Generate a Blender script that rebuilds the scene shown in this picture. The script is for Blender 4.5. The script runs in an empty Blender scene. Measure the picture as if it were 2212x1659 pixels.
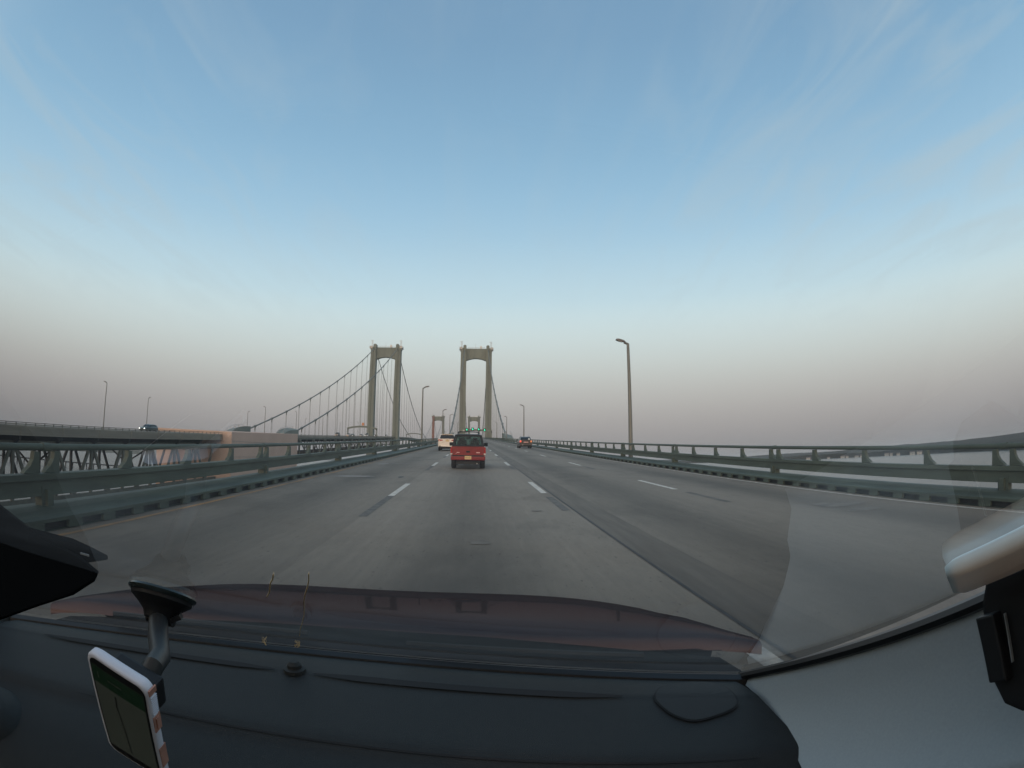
import bpy, bmesh, math, random
from mathutils import Matrix, Vector
random.seed(7)
R = math.radians
sc = bpy.context.scene
col = sc.collection

# ---------------------------------------------------------------- camera
CAM = Vector((-1.7, 0.0, 40.0))
W = [[0.9969910852847137, 0.07581015132171348, -0.016173954970496448],
     [-0.07738904916697131, 0.9853970650949807, -0.15166924266716106],
     [0.004439699521458415, 0.15246456984747964, 0.9882989648934082]]
cd = bpy.data.cameras.new('camera')
co = bpy.data.objects.new('camera', cd)
col.objects.link(co)
sc.camera = co
co.matrix_world = Matrix.Translation(CAM) @ Matrix([[W[i][0], W[i][2], -W[i][1]] for i in range(3)]).to_4x4()
cd.type = 'PANO'
cd.panorama_type = 'FISHEYE_LENS_POLYNOMIAL'      # wide action-camera lens, equidistant
cd.sensor_width, cd.sensor_height, cd.sensor_fit = 36, 27, 'HORIZONTAL'
cd.fisheye_fov = R(175)
for i, k in enumerate((0, -(2212 / 36) / 1088.13, 0, 0, 0)):
    setattr(cd, 'fisheye_polynomial_k%d' % i, k)
cd.clip_start, cd.clip_end = 0.01, 60000

# ---------------------------------------------------------------- sky, sun, exposure
SUN_EL, SUN_AZ = 3.0, 196.0            # low sun behind the car, a little to the right... (compass from +Y, clockwise)
wd = bpy.data.worlds.new('World')
sc.world = wd
wd.use_nodes = True
nt = wd.node_tree
N, L = nt.nodes, nt.links
bg = N['Background']
sky = N.new('ShaderNodeTexSky')
sky.sky_type = 'NISHITA'
sky.sun_disc = False
sky.sun_elevation = R(SUN_EL)
sky.sun_rotation = R(SUN_AZ)
tc = N.new('ShaderNodeTexCoord')
sep = N.new('ShaderNodeSeparateXYZ')
L.new(tc.outputs['Generated'], sep.inputs[0])
ramp = N.new('ShaderNodeValToRGB')
L.new(sep.outputs[2], ramp.inputs[0])
stops = [(0.0, (.26, .26, .275)), (.012, (.33, .32, .34)), (.06, (.435, .40, .41)), (.117, (.56, .525, .515)),
         (.18, (.68, .70, .68)), (.25, (.74, .85, .875)), (.31, (.66, .84, .93)), (.43, (.43, .67, .885)),
         (.57, (.30, .53, .765)), (.74, (.225, .40, .615)), (1.0, (.185, .33, .53))]
cr = ramp.color_ramp
cr.interpolation = 'B_SPLINE'
while len(cr.elements) < len(stops):
    cr.elements.new(0.5)
for e, (p, c) in zip(cr.elements, stops):
    e.position = p
    e.color = (*c, 1)
# thin cirrus streaks
dv = N.new('ShaderNodeVectorMath'); dv.operation = 'DIVIDE'
zz = N.new('ShaderNodeMath'); zz.operation = 'ADD'; zz.inputs[1].default_value = .12
L.new(sep.outputs[2], zz.inputs[0])
cz = N.new('ShaderNodeCombineXYZ')
for i in range(3):
    L.new(zz.outputs[0], cz.inputs[i])
L.new(tc.outputs['Generated'], dv.inputs[0]); L.new(cz.outputs[0], dv.inputs[1])
mp = N.new('ShaderNodeMapping')
mp.inputs['Rotation'].default_value = (0, 0, R(-9))
mp.inputs['Location'].default_value = (.4, 2.3, 0)
mp.inputs['Scale'].default_value = (2.9, .8, 1)
L.new(dv.outputs[0], mp.inputs[0])
nz = N.new('ShaderNodeTexNoise')
nz.inputs['Scale'].default_value = 1.7
nz.inputs['Detail'].default_value = 6
nz.inputs['Roughness'].default_value = .55
nz.inputs['Distortion'].default_value = 1.1
L.new(mp.outputs[0], nz.inputs['Vector'])
cmap = N.new('ShaderNodeMapRange')
cmap.inputs[1].default_value, cmap.inputs[2].default_value = .45, .8
cmap.inputs[3].default_value, cmap.inputs[4].default_value = .0, .58
L.new(nz.outputs[0], cmap.inputs[0])
cfade = N.new('ShaderNodeMapRange'); cfade.interpolation_type = 'SMOOTHSTEP'
cfade.inputs[1].default_value, cfade.inputs[2].default_value = .16, .42
L.new(sep.outputs[2], cfade.inputs[0])
cmul = N.new('ShaderNodeMath'); cmul.operation = 'MULTIPLY'
# thickest in two cloud streets either side of the river
sp2 = N.new('ShaderNodeSeparateXYZ'); L.new(dv.outputs[0], sp2.inputs[0])
ab = N.new('ShaderNodeMath'); ab.operation = 'ABSOLUTE'; L.new(sp2.outputs[0], ab.inputs[0])
cst = N.new('ShaderNodeMapRange'); cst.interpolation_type = 'SMOOTHSTEP'
cst.inputs[1].default_value, cst.inputs[2].default_value, cst.inputs[3].default_value = .25, 1.05, .22
L.new(ab.outputs[0], cst.inputs[0])
cm2 = N.new('ShaderNodeMath'); cm2.operation = 'MULTIPLY'; L.new(cfade.outputs[0], cm2.inputs[0]); L.new(cst.outputs[0], cm2.inputs[1])
L.new(cmap.outputs[0], cmul.inputs[0]); L.new(cm2.outputs[0], cmul.inputs[1])
cm = N.new('ShaderNodeMixRGB')
cm.inputs[2].default_value = (.56, .64, .69, 1)
L.new(cmul.outputs[0], cm.inputs[0]); L.new(ramp.outputs[0], cm.inputs[1])
sk = N.new('ShaderNodeMixRGB'); sk.blend_type = 'MULTIPLY'; sk.inputs[0].default_value = 1
sk.inputs[2].default_value = (.1, .1, .1, 1)
L.new(sky.outputs[0], sk.inputs[1])
mx = N.new('ShaderNodeMixRGB'); mx.inputs[0].default_value = .06
L.new(cm.outputs[0], mx.inputs[1]); L.new(sk.outputs[0], mx.inputs[2])
# sunset glow around the low sun, behind the car
vd = N.new('ShaderNodeVectorMath'); vd.operation = 'DOT_PRODUCT'
vd.inputs[1].default_value = (math.sin(R(SUN_AZ)), math.cos(R(SUN_AZ)), .05)
L.new(tc.outputs['Generated'], vd.inputs[0])
gm = N.new('ShaderNodeMapRange'); gm.interpolation_type = 'SMOOTHSTEP'
gm.inputs[1].default_value, gm.inputs[2].default_value = -.15, 1.0
L.new(vd.outputs['Value'], gm.inputs[0])
ga = N.new('ShaderNodeMixRGB'); ga.blend_type = 'ADD'
ga.inputs[2].default_value = (1.25, .86, .50, 1)
L.new(gm.outputs[0], ga.inputs[0]); L.new(mx.outputs[0], ga.inputs[1])
L.new(ga.outputs[0], bg.inputs[0])
bg.inputs[1].default_value = 1.0
sl = bpy.data.lights.new('sun', 'SUN')
sl.energy, sl.angle, sl.color = .55, R(2), (1.0, .55, .32)
so = bpy.data.objects.new('sun', sl)
col.objects.link(so)
sd = Vector((math.sin(R(SUN_AZ)) * math.cos(R(SUN_EL)), math.cos(R(SUN_AZ)) * math.cos(R(SUN_EL)), math.sin(R(SUN_EL))))
so.rotation_euler = sd.to_track_quat('Z', 'Y').to_euler()
so.location = (0, -50, 150)
vs = sc.view_settings
vs.view_transform, vs.look, vs.exposure, vs.gamma = 'Standard', 'None', 0.1, 1.0
sc.render.engine = 'CYCLES'
sc.cycles.use_denoising = True
sc.cycles.max_bounces = 8
sc.cycles.transparent_max_bounces = 16
sc.cycles.volume_bounces = 0

# ---------------------------------------------------------------- materials
MATS = {}
def mat(name, c, rough=.6, metal=0, var=.15, scale=3, stretch=(1, 1, 1), bump=0, bscale=40, spec=.5, coat=0, c2=None, emit=None, estr=0, detail=6):
    """principled with object-space noise that varies the colour and a fine bump"""
    m = bpy.data.materials.new(name)
    m.use_nodes = True
    n, l = m.node_tree.nodes, m.node_tree.links
    p = n['Principled BSDF']
    p.inputs['Roughness'].default_value = rough
    p.inputs['Metallic'].default_value = metal
    p.inputs['Specular IOR Level'].default_value = spec
    p.inputs['Coat Weight'].default_value = coat
    p.inputs['Coat Roughness'].default_value = .04
    t = n.new('ShaderNodeTexCoord')
    q = n.new('ShaderNodeMapping')
    q.inputs['Scale'].default_value = stretch
    l.new(t.outputs['Object'], q.inputs[0])
    z = n.new('ShaderNodeTexNoise')
    z.inputs['Scale'].default_value = scale
    z.inputs['Detail'].default_value = detail
    z.inputs['Roughness'].default_value = .6
    l.new(q.outputs[0], z.inputs['Vector'])
    r = n.new('ShaderNodeValToRGB')
    a = c2 or tuple(x * (1 - var) for x in c)
    b = tuple(min(1, x * (1 + var)) for x in c)
    r.color_ramp.elements[0].position, r.color_ramp.elements[1].position = .32, .68
    r.color_ramp.elements[0].color = (*a, 1)
    r.color_ramp.elements[1].color = (*b, 1)
    l.new(z.outputs[0], r.inputs[0])
    l.new(r.outputs[0], p.inputs['Base Color'])
    if bump:
        z2 = n.new('ShaderNodeTexNoise')
        z2.inputs['Scale'].default_value = bscale
        z2.inputs['Detail'].default_value = 4
        l.new(t.outputs['Object'], z2.inputs['Vector'])
        bp = n.new('ShaderNodeBump')
        bp.inputs['Strength'].default_value = bump
        bp.inputs['Distance'].default_value = .02
        l.new(z2.outputs[0], bp.inputs['Height'])
        l.new(bp.outputs[0], p.inputs['Normal'])
    if emit:
        p.inputs['Emission Color'].default_value = (*emit, 1)
        p.inputs['Emission Strength'].default_value = estr
    MATS[name] = m
    return m

def glass(name, tint, base=.07, rough=.02, film=0):
    m = bpy.data.materials.new(name)
    m.use_nodes = True
    n, l = m.node_tree.nodes, m.node_tree.links
    n.remove(n['Principled BSDF'])
    tr = n.new('ShaderNodeBsdfTransparent'); tr.inputs[0].default_value = (*tint, 1)
    gl = n.new('ShaderNodeBsdfGlossy'); gl.inputs['Roughness'].default_value = rough
    lw = n.new('ShaderNodeLayerWeight')
    pw = n.new('ShaderNodeMath'); pw.operation = 'POWER'; pw.inputs[1].default_value = 5
    l.new(lw.outputs['Facing'], pw.inputs[0])
    m1 = n.new('ShaderNodeMath'); m1.operation = 'MULTIPLY_ADD'; m1.inputs[1].default_value = 1 - base / 2; m1.inputs[2].default_value = base / 2
    lw.inputs[0].default_value = .5
    l.new(pw.outputs[0], m1.inputs[0])                     # one surface (Schlick), then both: 2R / (1 + R)
    a1 = n.new('ShaderNodeMath'); a1.operation = 'ADD'; a1.inputs[1].default_value = 1; l.new(m1.outputs[0], a1.inputs[0])
    d2 = n.new('ShaderNodeMath'); d2.operation = 'DIVIDE'; l.new(m1.outputs[0], d2.inputs[0]); l.new(a1.outputs[0], d2.inputs[1])
    ml = n.new('ShaderNodeMath'); ml.operation = 'MULTIPLY'; ml.inputs[1].default_value = 2; l.new(d2.outputs[0], ml.inputs[0])
    mxs = n.new('ShaderNodeMixShader')
    l.new(ml.outputs[0], mxs.inputs[0]); l.new(tr.outputs[0], mxs.inputs[1]); l.new(gl.outputs[0], mxs.inputs[2])
    last = mxs.outputs[0]
    if film:                                    # thin uneven film of road dust
        t = n.new('ShaderNodeTexCoord'); q = n.new('ShaderNodeMapping'); q.inputs['Scale'].default_value = (1, 2.2, 2.2)
        q.inputs['Rotation'].default_value = (0, 0, R(12))
        l.new(t.outputs['Object'], q.inputs[0])
        z = n.new('ShaderNodeTexNoise'); z.inputs['Scale'].default_value = 3.2; z.inputs['Detail'].default_value = 7; z.inputs['Roughness'].default_value = .62
        l.new(q.outputs[0], z.inputs['Vector'])
        r = n.new('ShaderNodeMapRange'); r.inputs[1].default_value, r.inputs[2].default_value = .35, .75
        r.inputs[3].default_value, r.inputs[4].default_value = film * .5, film * 2.0
        l.new(z.outputs[0], r.inputs[0])
        tl = n.new('ShaderNodeBsdfTranslucent'); tl.inputs[0].default_value = (.8, .8, .78, 1)
        m2 = n.new('ShaderNodeMixShader'); l.new(r.outputs[0], m2.inputs[0]); l.new(last, m2.inputs[1]); l.new(tl.outputs[0], m2.inputs[2])
        last = m2.outputs[0]
    l.new(last, n['Material Output'].inputs[0])
    MATS[name] = m
    return m

mat('green_steel', (.074, .097, .078), .62, 0, .22, 1.6, (1, .35, 2), bump=.2, c2=(.047, .062, .050))
mat('green_plate', (.062, .085, .068), .6, 0, .25, 1.8, (2, .3, 2), bump=.15, c2=(.038, .052, .043))
mat('tower_steel', (.158, .180, .156), .62, 0, .10, .22, (1, 1, .25), c2=(.125, .145, .127))
mat('tower_left_steel', (.150, .176, .158), .62, 0, .10, .22, (1, 1, .25), c2=(.122, .146, .132))
mat('cable_steel', (.14, .155, .145), .6, 0, .15, .6)
mat('sunlit_red', (.215, .105, .082), .7, 0, .25, .5, (1, 1, .4))  # steel with the low sun's red light put into its colour
mat('truss_steel', (.115, .12, .102), .65, 0, .2, .5, c2=(.08, .086, .076))
mat('girder_paint', (.23, .215, .18), .65, 0, .15, .35, (1, .3, 3), c2=(.19, .18, .155))
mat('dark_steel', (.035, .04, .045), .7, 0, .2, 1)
mat('anchor_concrete', (.50, .365, .30), .85, 0, .05, .12, (1, 1, .4), bump=.2, bscale=3, c2=(.455, .335, .275))
mat('concrete', (.30, .29, .27), .85, 0, .1, .3)
mat('white_paint', (.62, .61, .56), .7, 0, .12, 9, c2=(.36, .355, .34))
mat('yellow_paint', (.36, .20, .075), .75, 0, .3, 1.2, (2, .5, 1), c2=(.165, .145, .12))
mat('black_paint', (.05, .05, .05), .8, 0, .35, 4, c2=(.15, .142, .13))
mat('tar', (.045, .045, .046), .7, 0, .3, 8)
mat('patch', (.15, .14, .125), .85, 0, .25, 3)
mat('old_concrete', (.135, .123, .106), .85, 0, .18, 3, (2, .2, 1))
mat('pale_patch', (.24, .235, .225), .85, 0, .2, 4)
mat('lamp_grey', (.16, .165, .155), .5, .2, .1, 1)
mat('lamp_head', (.12, .11, .105), .5, .1, .1, 4)
mat('galv', (.33, .34, .34), .45, .4, .1, 2)
mat('white_metal', (.7, .71, .7), .5, 0, .05, 1)
mat('rubber', (.018, .018, .019), .8, 0, .2, 20)
mat('rim', (.25, .25, .25), .35, .7, .1, 5)
mat('red_paint', (.185, .005, .008), .35, 0, .10, 5, coat=.3)
mat('black_trim', (.014, .018, .021), .5, 0, .1, 5, spec=.2)
mat('white_car', (.72, .66, .60), .3, 0, .03, 3, coat=.5)
mat('brown_car', (.05, .042, .042), .35, .1, .06, 3, coat=.5)
mat('blue_car', (.03, .06, .075), .3, .2, .06, 3, coat=.5)
mat('grey_car', (.12, .13, .135), .35, .2, .06, 3, coat=.5)
mat('silver_car', (.33, .34, .34), .3, .4, .05, 3, coat=.5)
mat('dark_glass', (.012, .016, .02), .08, 0, .05, 2)
mat('cabin_dark', (.02, .022, .024), .8, 0, .1, 5)
mat('red_lens', (.32, .02, .02), .2, 0, .05, 5)
mat('white_lens', (.5, .45, .42), .2, 0, .05, 5)
mat('tail_lit', (.6, .05, .03), .3, emit=(1, .13, .06), estr=1.0)
mat('amber_lit', (.6, .2, .05), .3, emit=(1, .25, .08), estr=.4)
mat('head_lit', (.9, .9, .9), .3, emit=(1, .98, .95), estr=3)
mat('green_lit', (.02, .5, .3), .3, emit=(.03, 1, .55), estr=1.6)
mat('red_lit', (.5, .02, .02), .3, emit=(1, .12, .05), estr=14)
mat('plate_yellow', (.62, .46, .24), .6, 0, .1, 6)
mat('plate_ink', (.10, .07, .05), .6)
mat('badge', (.60, .35, .35), .4)
mat('orange_box', (.52, .25, .14), .7, 0, .1, 2)
mat('house_wall', (.40, .40, .39), .8, 0, .1, .2)
mat('house_roof', (.10, .09, .09), .8, 0, .1, .2)
mat('woods', (.024, .034, .030), .95, 0, .35, .012, (1, 1, 3), c2=(.013, .019, .018))
mat('shore', (.10, .10, .075), .95, 0, .3, .02)
mat('dash', (.0115, .0135, .0145), .62, 0, .08, 60, bump=.25, bscale=900, spec=.35)
mat('dash_gap', (.006, .006, .007), .8)
mat('dash_grille', (.015, .018, .02), .8, 0, .3, 700)
mat('pillar_trim', (.305, .345, .365), .75, 0, .04, 300, bump=.08, bscale=1200, spec=.25)
mat('headliner', (.22, .24, .26), .9)
mat('black_plastic', (.012, .0125, .014), .5, 0, .1, 50, spec=.35)
mat('frit', (.006, .007, .008), .4)
mat('matte_black', (.0045, .005, .0055), .95, spec=.05)
mat('grey_plastic', (.026, .029, .031), .45, 0, .1, 60)
mat('suction_rubber', (.02, .028, .028), .25)
mat('box_white', (.66, .73, .73), .45, 0, .03, 30)
mat('phone_white', (.62, .63, .70), .4, 0, .03, 60)
mat('phone_pink', (.42, .215, .16), .5, 0, .08, 90)
mat('screen', (.02, .024, .02), .55, 0, .1, 8, emit=(.03, .034, .027), estr=.3)
mat('screen_bar', (.004, .013, .006), .55, emit=(.003, .012, .005), estr=.3)
mat('screen_ink', (.06, .07, .06), .3)
mat('tan_straw', (.40, .30, .15), .8)
glass('windscreen_glass', (.90, .925, .905), .085, film=.018)
glass('side_glass', (.80, .85, .83), .07)
def dusty_paint(name, diff, gloss, rough):
    m = bpy.data.materials.new(name); m.use_nodes = True
    n, l = m.node_tree.nodes, m.node_tree.links
    n.remove(n['Principled BSDF'])
    t = n.new('ShaderNodeTexCoord'); z = n.new('ShaderNodeTexNoise'); z.inputs['Scale'].default_value = 9; z.inputs['Detail'].default_value = 6
    l.new(t.outputs['Object'], z.inputs['Vector'])
    r = n.new('ShaderNodeMapRange'); r.inputs[3].default_value = rough * .8; r.inputs[4].default_value = rough * 1.3
    l.new(z.outputs[0], r.inputs[0])
    d = n.new('ShaderNodeBsdfDiffuse'); d.inputs[0].default_value = (*diff, 1)
    g = n.new('ShaderNodeBsdfGlossy'); g.inputs[0].default_value = (*gloss, 1)
    l.new(r.outputs[0], g.inputs['Roughness'])
    a = n.new('ShaderNodeAddShader'); l.new(d.outputs[0], a.inputs[0]); l.new(g.outputs[0], a.inputs[1])
    l.new(a.outputs[0], n['Material Output'].inputs[0]); MATS[name] = m
dusty_paint('paint_hood', (.015, .005, .0055), (.080, .054, .055), .06)
dusty_paint('cowl_plastic', (.010, .011, .012), (.012, .014, .015), .2)
glass('car_glass', (.60, .74, .71), .02)

# road: concrete slabs, wheel polish, oil stain down each lane, transverse tining
def road_material():
    m = bpy.data.materials.new('road_concrete')
    m.use_nodes = True
    n, l = m.node_tree.nodes, m.node_tree.links
    p = n['Principled BSDF']
    p.inputs['Roughness'].default_value = .78
    p.inputs['Specular IOR Level'].default_value = .35
    t = n.new('ShaderNodeTexCoord')
    s = n.new('ShaderNodeSeparateXYZ'); l.new(t.outputs['Object'], s.inputs[0])
    def M(op, a, b=None, c=None):
        q = n.new('ShaderNodeMath'); q.operation = op
        for i, v in enumerate((a, b, c)):
            if v is None: continue
            if isinstance(v, (int, float)): q.inputs[i].default_value = v
            else: l.new(v, q.inputs[i])
        return q.outputs[0]
    def noise(sx, sy, sz, scale, det=5, rg=.6):
        q = n.new('ShaderNodeMapping'); q.inputs['Scale'].default_value = (sx, sy, sz); l.new(t.outputs['Object'], q.inputs[0])
        z = n.new('ShaderNodeTexNoise'); z.inputs['Scale'].default_value = scale; z.inputs['Detail'].default_value = det; z.inputs['Roughness'].default_value = rg
        l.new(q.outputs[0], z.inputs['Vector']); return z.outputs[0]
    # lane coordinate: dark oil band in the middle of each lane
    ph = M('MULTIPLY', M('ADD', s.outputs[0], -.06), 2 * math.pi / 3.66)
    band = M('MULTIPLY', M('ADD', M('COSINE', ph), -1), -.5)          # 1 at lane centre
    band = M('POWER', band, 2.2)
    amt = M('MULTIPLY', band, M('MULTIPLY_ADD', noise(.25, .02, 1, 1.5), .9, -.08))
    big = noise(.5, .05, 1, .8)
    fine = noise(1, .25, 1, 9, 8, .7)
    grit = noise(1, 1, 1, 60, 3)
    v = M('MULTIPLY_ADD', big, .34, .83)
    v = M('MULTIPLY', v, M('MULTIPLY_ADD', fine, .44, .78))
    v = M('MULTIPLY', v, M('MULTIPLY_ADD', grit, .16, .92))
    v = M('MULTIPLY', v, M('MULTIPLY_ADD', amt, -.95, 1))
    # lanes poured at different times: right half a touch darker
    side = M('GREATER_THAN', s.outputs[0], .23)
    v = M('MULTIPLY', v, M('MULTIPLY_ADD', side, -.13, 1))
    left = M('LESS_THAN', s.outputs[0], -3.62)
    v = M('MULTIPLY', v, M('MULTIPLY_ADD', left, -.14, 1))
    blot = noise(.9, .45, 1, .55, 4, .65)
    mr = n.new('ShaderNodeMapRange'); mr.interpolation_type = 'SMOOTHSTEP'; mr.inputs[1].default_value, mr.inputs[2].default_value = .50, .66; mr.inputs[3].default_value, mr.inputs[4].default_value = 1, .80
    l.new(blot, mr.inputs[0]); v = M('MULTIPLY', v, mr.outputs[0])
    streak = noise(6, .06, 1, 1.2, 6, .7)
    v = M('MULTIPLY', v, M('MULTIPLY_ADD', streak, .36, .82))
    spk = noise(1, .5, 1, 22, 2, .5)
    mr2 = n.new('ShaderNodeMapRange'); mr2.inputs[1].default_value, mr2.inputs[2].default_value = .66, .74; mr2.inputs[3].default_value, mr2.inputs[4].default_value = 1, .62
    l.new(spk, mr2.inputs[0]); v = M('MULTIPLY', v, mr2.outputs[0])
    c = n.new('ShaderNodeMixRGB'); c.blend_type = 'MULTIPLY'; c.inputs[0].default_value = 1
    c.inputs[1].default_value = (.226, .204, .173, 1)
    cc = n.new('ShaderNodeCombineXYZ')
    for i in range(3): l.new(v, cc.inputs[i])
    l.new(cc.outputs[0], c.inputs[2])
    l.new(c.outputs[0], p.inputs['Base Color'])
    b = n.new('ShaderNodeBump'); b.inputs['Strength'].default_value = .25; b.inputs['Distance'].default_value = .01
    l.new(noise(1, 1, 1, 35, 4), b.inputs['Height']); l.new(b.outputs[0], p.inputs['Normal'])
    MATS['road_concrete'] = m
road_material()

def water_material():
    m = bpy.data.materials.new('river_water')
    m.use_nodes = True
    n, l = m.node_tree.nodes, m.node_tree.links
    p = n['Principled BSDF']
    p.inputs['Base Color'].default_value = (.055, .07, .075, 1)
    p.inputs['Roughness'].default_value = .22
    t = n.new('ShaderNodeTexCoord')
    z = n.new('ShaderNodeTexNoise'); z.inputs['Scale'].default_value = .12; z.inputs['Detail'].default_value = 5
    l.new(t.outputs['Object'], z.inputs['Vector'])
    b = n.new('ShaderNodeBump'); b.inputs['Strength'].default_value = .35; b.inputs['Distance'].default_value = .6
    l.new(z.outputs[0], b.inputs['Height']); l.new(b.outputs[0], p.inputs['Normal'])
    MATS['river_water'] = m
water_material()

# ---------------------------------------------------------------- mesh helpers
class MB:
    def __init__(s): s.v, s.f = [], []
    def add(s, vs, fs):
        o = len(s.v); s.v += [tuple(p) for p in vs]; s.f += [tuple(i + o for i in f) for f in fs]; return s
    def box(s, c, d, rot=None):
        x, y, z = (q / 2 for q in d)
        P = [Vector((i * x, j * y, k * z)) for k in (-1, 1) for j in (-1, 1) for i in (-1, 1)]
        if rot is not None: P = [rot @ p for p in P]
        c = Vector(c)
        return s.add([p + c for p in P], [(0, 2, 3, 1), (4, 5, 7, 6), (0, 1, 5, 4), (1, 3, 7, 5), (3, 2, 6, 7), (2, 0, 4, 6)])
    def bar(s, a, b, w, h, up=Vector((0, 0, 1))):
        a, b = Vector(a), Vector(b); d = b - a; n = d.length; d.normalize()
        sd_ = d.cross(up)
        if sd_.length < 1e-4: sd_ = d.cross(Vector((1, 0, 0)))
        sd_.normalize(); u = sd_.cross(d)
        P = [p + i * sd_ * w / 2 + k * u * h / 2 for p in (a, b) for k in (-1, 1) for i in (-1, 1)]
        return s.add(P, [(0, 1, 3, 2), (4, 6, 7, 5), (0, 4, 5, 1), (1, 5, 7, 3), (3, 7, 6, 2), (2, 6, 4, 0)])
    def tube(s, pts, r, n=8, cap=True):
        pts = [Vector(p) for p in pts]; rs = r if isinstance(r, (list, tuple)) else [r] * len(pts)
        V, F = [], []
        ref = None
        for i, p in enumerate(pts):
            d = (pts[min(i + 1, len(pts) - 1)] - pts[max(i - 1, 0)]).normalized()
            if ref is None:
                ref = d.cross(Vector((0, 0, 1)))
                if ref.length < 1e-3: ref = d.cross(Vector((1, 0, 0)))
            a = (ref - d * ref.dot(d)).normalized(); b = d.cross(a); ref = a
            V += [p + rs[i] * (math.cos(2 * math.pi * k / n) * a + math.sin(2 * math.pi * k / n) * b) for k in range(n)]
        for i in range(len(pts) - 1):
            F += [(i * n + k, i * n + (k + 1) % n, (i + 1) * n + (k + 1) % n, (i + 1) * n + k) for k in range(n)]
        if cap: F += [tuple(range(n))[::-1], tuple(range((len(pts) - 1) * n, len(pts) * n))]
        return s.add(V, F)
    def loft(s, rings, close=True, cap=True):
        n = len(rings[0]); V = [p for r_ in rings for p in r_]; F = []
        for i in range(len(rings) - 1):
            F += [(i * n + k, i * n + (k + 1) % n, (i + 1) * n + (k + 1) % n, (i + 1) * n + k) for k in range(n if close else n - 1)]
        if cap and close: F += [tuple(range(n))[::-1], tuple(range((len(rings) - 1) * n, len(rings) * n))]
        return s.add(V, F)
    def prism(s, poly, t):
        """poly: 3D points of a planar outline; t: thickness vector"""
        t = Vector(t); P = [Vector(p) for p in poly]
        return s.loft([[p for p in P], [p + t for p in P]])
    def disc(s, c, ax, r, n=20, t=.01):
        c, ax = Vector(c), Vector(ax).normalized(); return s.tube([c - ax * t / 2, c + ax * t / 2], r, n)
    def build(s, name, m, parent=None, smooth=False, off=None, bevel=0):
        me = bpy.data.meshes.new(name)
        V = s.v if off is None else [tuple(Vector(p) - off) for p in s.v]
        me.from_pydata(V, [], s.f)
        bm = bmesh.new(); bm.from_mesh(me)
        bmesh.ops.recalc_face_normals(bm, faces=bm.faces)
        if bevel:
            bmesh.ops.bevel(bm, geom=[e for e in bm.edges if e.is_manifold and e.calc_face_angle(0) > .5], offset=bevel, segments=2, affect='EDGES', profile=.6)
        bm.to_mesh(me); bm.free()
        if smooth:
            me.polygons.foreach_set('use_smooth', [True] * len(me.polygons))
            if smooth != 'all':
                me.set_sharp_from_angle(angle=R(38))
        me.materials.append(MATS[m])
        o = bpy.data.objects.new(name, me); col.objects.link(o)
        if parent is not None: o.parent = parent
        return o

def share(name, src, loc, parent, rotz=0):
    o = bpy.data.objects.new(name, src.data); col.objects.link(o)
    o.location = loc; o.rotation_euler = (0, 0, rotz); o.parent = parent
    return o
def tag(o, label, cat=None, group=None, kind=None):
    if label: o['label'] = label
    if cat: o['category'] = cat
    if group: o['group'] = group
    if kind: o['kind'] = kind
    return o
def thing(name, label, cat, loc=(0, 0, 0), rot=(0, 0, 0), group=None):
    o = bpy.data.objects.new(name, None); col.objects.link(o)
    o.empty_display_size = .3
    o.location = loc; o.rotation_euler = rot
    return tag(o, label, cat, group)
def copy_tree(o, parent=None):
    c = o.copy(); col.objects.link(c); c.parent = parent
    for ch in list(o.children): copy_tree(ch, c)
    return c

# ---------------------------------------------------------------- road profile (both bridges share it)
G = math.tan(R(2.75))
GR = R(2.75)
Y1, Y2 = 411.0, 1066.0
def rz(y):
    if y <= Y1: return 38.607 + G * y
    z1 = 38.607 + G * Y1
    if y <= Y2:
        d = y - Y1; return z1 + G * d - G / (Y2 - Y1) * d * d
    return z1 - G * (y - Y2)
def cam_(x): return x - 1.7            # camera-relative x -> world x
LX = cam_(-74.1)                       # centre of the other bridge
def crown(x): return -.0023 * x * x
YS = [-60, Y1] + [Y1 + (Y2 - Y1) * i / 24 for i in range(1, 25)] + [1400]
def sweep(mb, prof, ys, dz=0):
    return mb.loft([[Vector((x, y, rz(y) + z + dz)) for x, z in prof] for y in ys])

# ---------------------------------------------------------------- setting: water, shores
w = MB().add([(-30000, -8000, 0), (30000, -8000, 0), (30000, 40000, 0), (-30000, 40000, 0)], [(0, 1, 2, 3)]).build('river', 'river_water')
tag(w, 'wide grey river below the two bridges', kind='structure')
def ridge(name, pts, depth, hfun, m, label):
    """low wooded shore: a band following pts (ground line) with a bumpy top"""
    rings = []
    for i, (x, y) in enumerate(pts):
        a = Vector(pts[min(i + 1, len(pts) - 1)]) - Vector(pts[max(i - 1, 0)])
        nrm = Vector((-a.y, a.x)).normalized()
        if nrm.dot(Vector((x, y))) < 0: nrm = -nrm
        ring = []
        for k, (d, hh) in enumerate(((0, 0), (0, .5), (.12, .55), (.5, .85), (1, 1))):
            h = hfun(i, k) * hh
            q = Vector((x, y)) + nrm * depth * d
            ring.append(Vector((q.x, q.y, max(h, -1 if k == 0 else .6))))
        rings.append(ring)
    mb = MB(); mb.loft(rings, close=False, cap=False)
    return tag(mb.build(name, m), label, kind='structure')
def polar(az, d): return (CAM.x + d * math.sin(R(az)), d * math.cos(R(az)))
def fbm(i, s): return sum(math.sin(i * f * s + f * 3.1) / f for f in (1, 2.3, 4.7, 9.1, 17.3))
ridge('far_hills', [polar(12 + i * .18, 5600 - 14 * i) for i in range(360)], 1600,
      lambda i, k: (30 + 22 * min(1, i / 120) - 14 * max(0, min(1, (i - 190) / 80)) + 5 * fbm(i + k * 7, .11) + random.uniform(-3, 3)) * (0 if k == 0 else 1), 'woods', 'low wooded hills along the far shore')
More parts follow.
